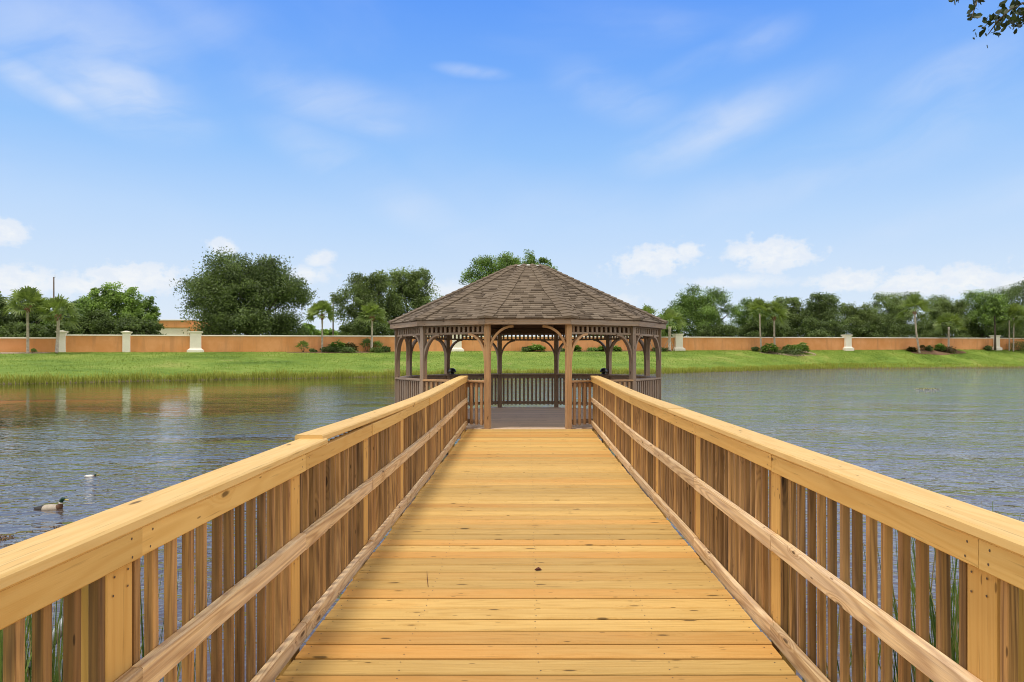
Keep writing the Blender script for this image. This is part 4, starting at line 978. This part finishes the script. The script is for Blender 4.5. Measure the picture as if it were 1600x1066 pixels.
def weed_patch(px, py, ln, wd, n, label, seed, kind='weed', h=.10):
    rs = np.random.default_rng(seed); d = 2.4 * FPX / (py - CY); cx = (px - CX) / FPX * d
    a_ = rs.uniform(0, 6.28, n); r = np.sqrt(rs.random(n)); P = np.stack([cx + np.cos(a_) * r * ln / 2, d + np.sin(a_) * r * wd / 2, rs.uniform(0, h, n) * (1 - r)], 1)
    nn = np.tile([0, 0, 1.], (n, 1)) + rs.normal(size=(n, 3)) * .6; nn /= np.linalg.norm(nn, axis=1, keepdims=True); t_ = np.cross(nn, fib_dirs(rs, n)); t_ /= np.linalg.norm(t_, axis=1, keepdims=True); b_ = np.cross(nn, t_); s = (rs.uniform(.4, 1.2, n) * ln * .035 + .012)[:, None]
    vv = np.stack([P - t_ * s, P + b_ * s * .5, P + t_ * s, P - b_ * s * .5], 1).reshape(-1, 3)
    o = link('floating_weed', raw_mesh('floating_weed', vv, np.arange(n * 4).reshape(-1, 4), rs.random(n), M[kind])); tag(o, label, 'pond weed', 'floating weeds on the pond'); return o
weed_patch(1449, 608, 1.9, .9, 260, 'low green weed raft on open water in front of the bright bank', 1, h=.07)
weed_patch(1, 842, .30, .35, 90, 'brown weed clump on the water at the frame edge near the mallard', 2, 'brown_weed', .06)
weed_patch(92, 824, .22, .1, 30, 'thin brown weed scraps just over the rail cap below the mallard', 3, 'brown_weed', .03)

# grey pipe leaning out of the water outside the railing
a = at(112, 958, 2.9); pipe = MB(); pipe.tube([at(50, 1045, 2.75), a, at(128, 940, 2.95), at(150, 928, 3.05)], .022, 10); o = pipe.build('conduit_pipe', M['metal']); tag(o, 'grey pipe slanting behind the balusters in the near reeds', 'pipe')
# dead leaf on the deck
mb = MB(); yl = 1.5 * FPX / (892 - CY); cx = (841 - CX) / FPX * yl
lv = [(-.026, 0, .006), (-.012, .012, .012), (.004, .016, .018), (.024, .004, .006), (.010, -.010, .012), (-.010, -.011, .010)]
mb.v += [Vector((cx + x, yl + y_, DECK + .004 + z)) for x, y_, z in lv] + [Vector((cx, yl, DECK + .026))] + [Vector((cx + x * .96, yl + y_ * .96, DECK + .002 + z * .5)) for x, y_, z in lv]
for k in range(6): mb.face([k, (k + 1) % 6, 6]); mb.face([7 + k, 7 + (k + 1) % 6, (k + 1) % 6, k])
mb.face([12, 11, 10, 9, 8, 7]); o = mb.build('dry_leaf', M['dryleaf']); tag(o, 'curled dark red leaf lying on the middle of the deck', 'leaf')
# pine needle
mb = MB(); p0, p1 = (669, 918), (667, 893); f_ = lambda p: Vector(((p[0] - CX) / FPX * 1.5 * FPX / (p[1] - CY), 1.5 * FPX / (p[1] - CY), DECK + .004))
mb.tube([f_(p0), f_((667.6, 905)), f_(p1)], [.002, .0022, .001], 5); o = mb.build('pine_needle', M['dryleaf']); tag(o, 'thin dark twig lying across a reddish deck board', 'twig')

# overhanging oak limb whose leaves enter the top corner
ot = empty('overhanging_oak', (7.5, 1.2, .6), 'oak branch with small dark leaves hanging into the top corner', 'tree')
mb = MB(); mb.tube([(7.5, 1.2, -.3), (7.45, 1.25, 2.0), (7.0, 1.8, 4.2), (6.6, 2.2, 6.4)], [.34, .26, .20, .12], 12); mb.build('trunk', M['bark'], ot, fix=False)
DB = 4.3; rs = np.random.default_rng(9)
mb = MB(); hub = at(1690, -40, DB); mb.tube([(7.05, 1.75, 4.0), (5.6, 3.0, 4.9), tuple(hub + Vector((.3, 0, .25))), tuple(at(1640, -30, DB))], [.09, .06, .03, .016], 8); br = mb.build('limb', M['bark'], ot, fix=False)
tw = [[(1640, -30), (1580, -20), (1530, -6), (1524, 8), (1518, 30)], [(1640, -30), (1610, 0), (1580, 14), (1560, 32), (1543, 55)], [(1640, -30), (1615, 10), (1600, 25), (1592, 30)], [(1640, -30), (1560, -22), (1500, -14), (1492, 0)], [(1650, -10), (1622, 20), (1612, 40)]]
mb = MB(); VV, FF, RN = [], [], []
for k, w_ in enumerate(tw):
    pts = [at(px, py, DB + .12 * math.sin(k * 2.1 + i)) for i, (px, py) in enumerate(w_)]
    mb.tube(pts, [.008] + [.005] * (len(pts) - 2) + [.002], 6)
    for i in range(1, len(pts)):
        for j in range([16, 34, 36, 14, 34][k]):
            q = pts[i - 1].lerp(pts[i], rs.random()); dr = Vector((rs.normal(), rs.normal() * .8, rs.normal() - .3)).normalized(); ll = rs.uniform(.028, .055); wd = ll * rs.uniform(.22, .3)
            if k in (1, 2, 4): q = q + Vector((rs.normal(0, .035), rs.normal(0, .05), rs.normal(0, .03)))
            sd_ = dr.cross(Vector((rs.normal(), rs.normal(), rs.normal()))).normalized(); b0 = len(VV)
            VV += [q, q + dr * ll * .35 + sd_ * wd * .8, q + dr * ll * .75 + sd_ * wd, q + dr * ll, q + dr * ll * .75 - sd_ * wd, q + dr * ll * .35 - sd_ * wd * .8]; FF.append([b0 + x for x in range(6)]); RN.append(rs.random())
mb.build('twigs', M['bark'], br, fix=False)
link('foliage', raw_mesh('foliage', [tuple(v) for v in VV], FF, RN, M['near_leaf']), ot)
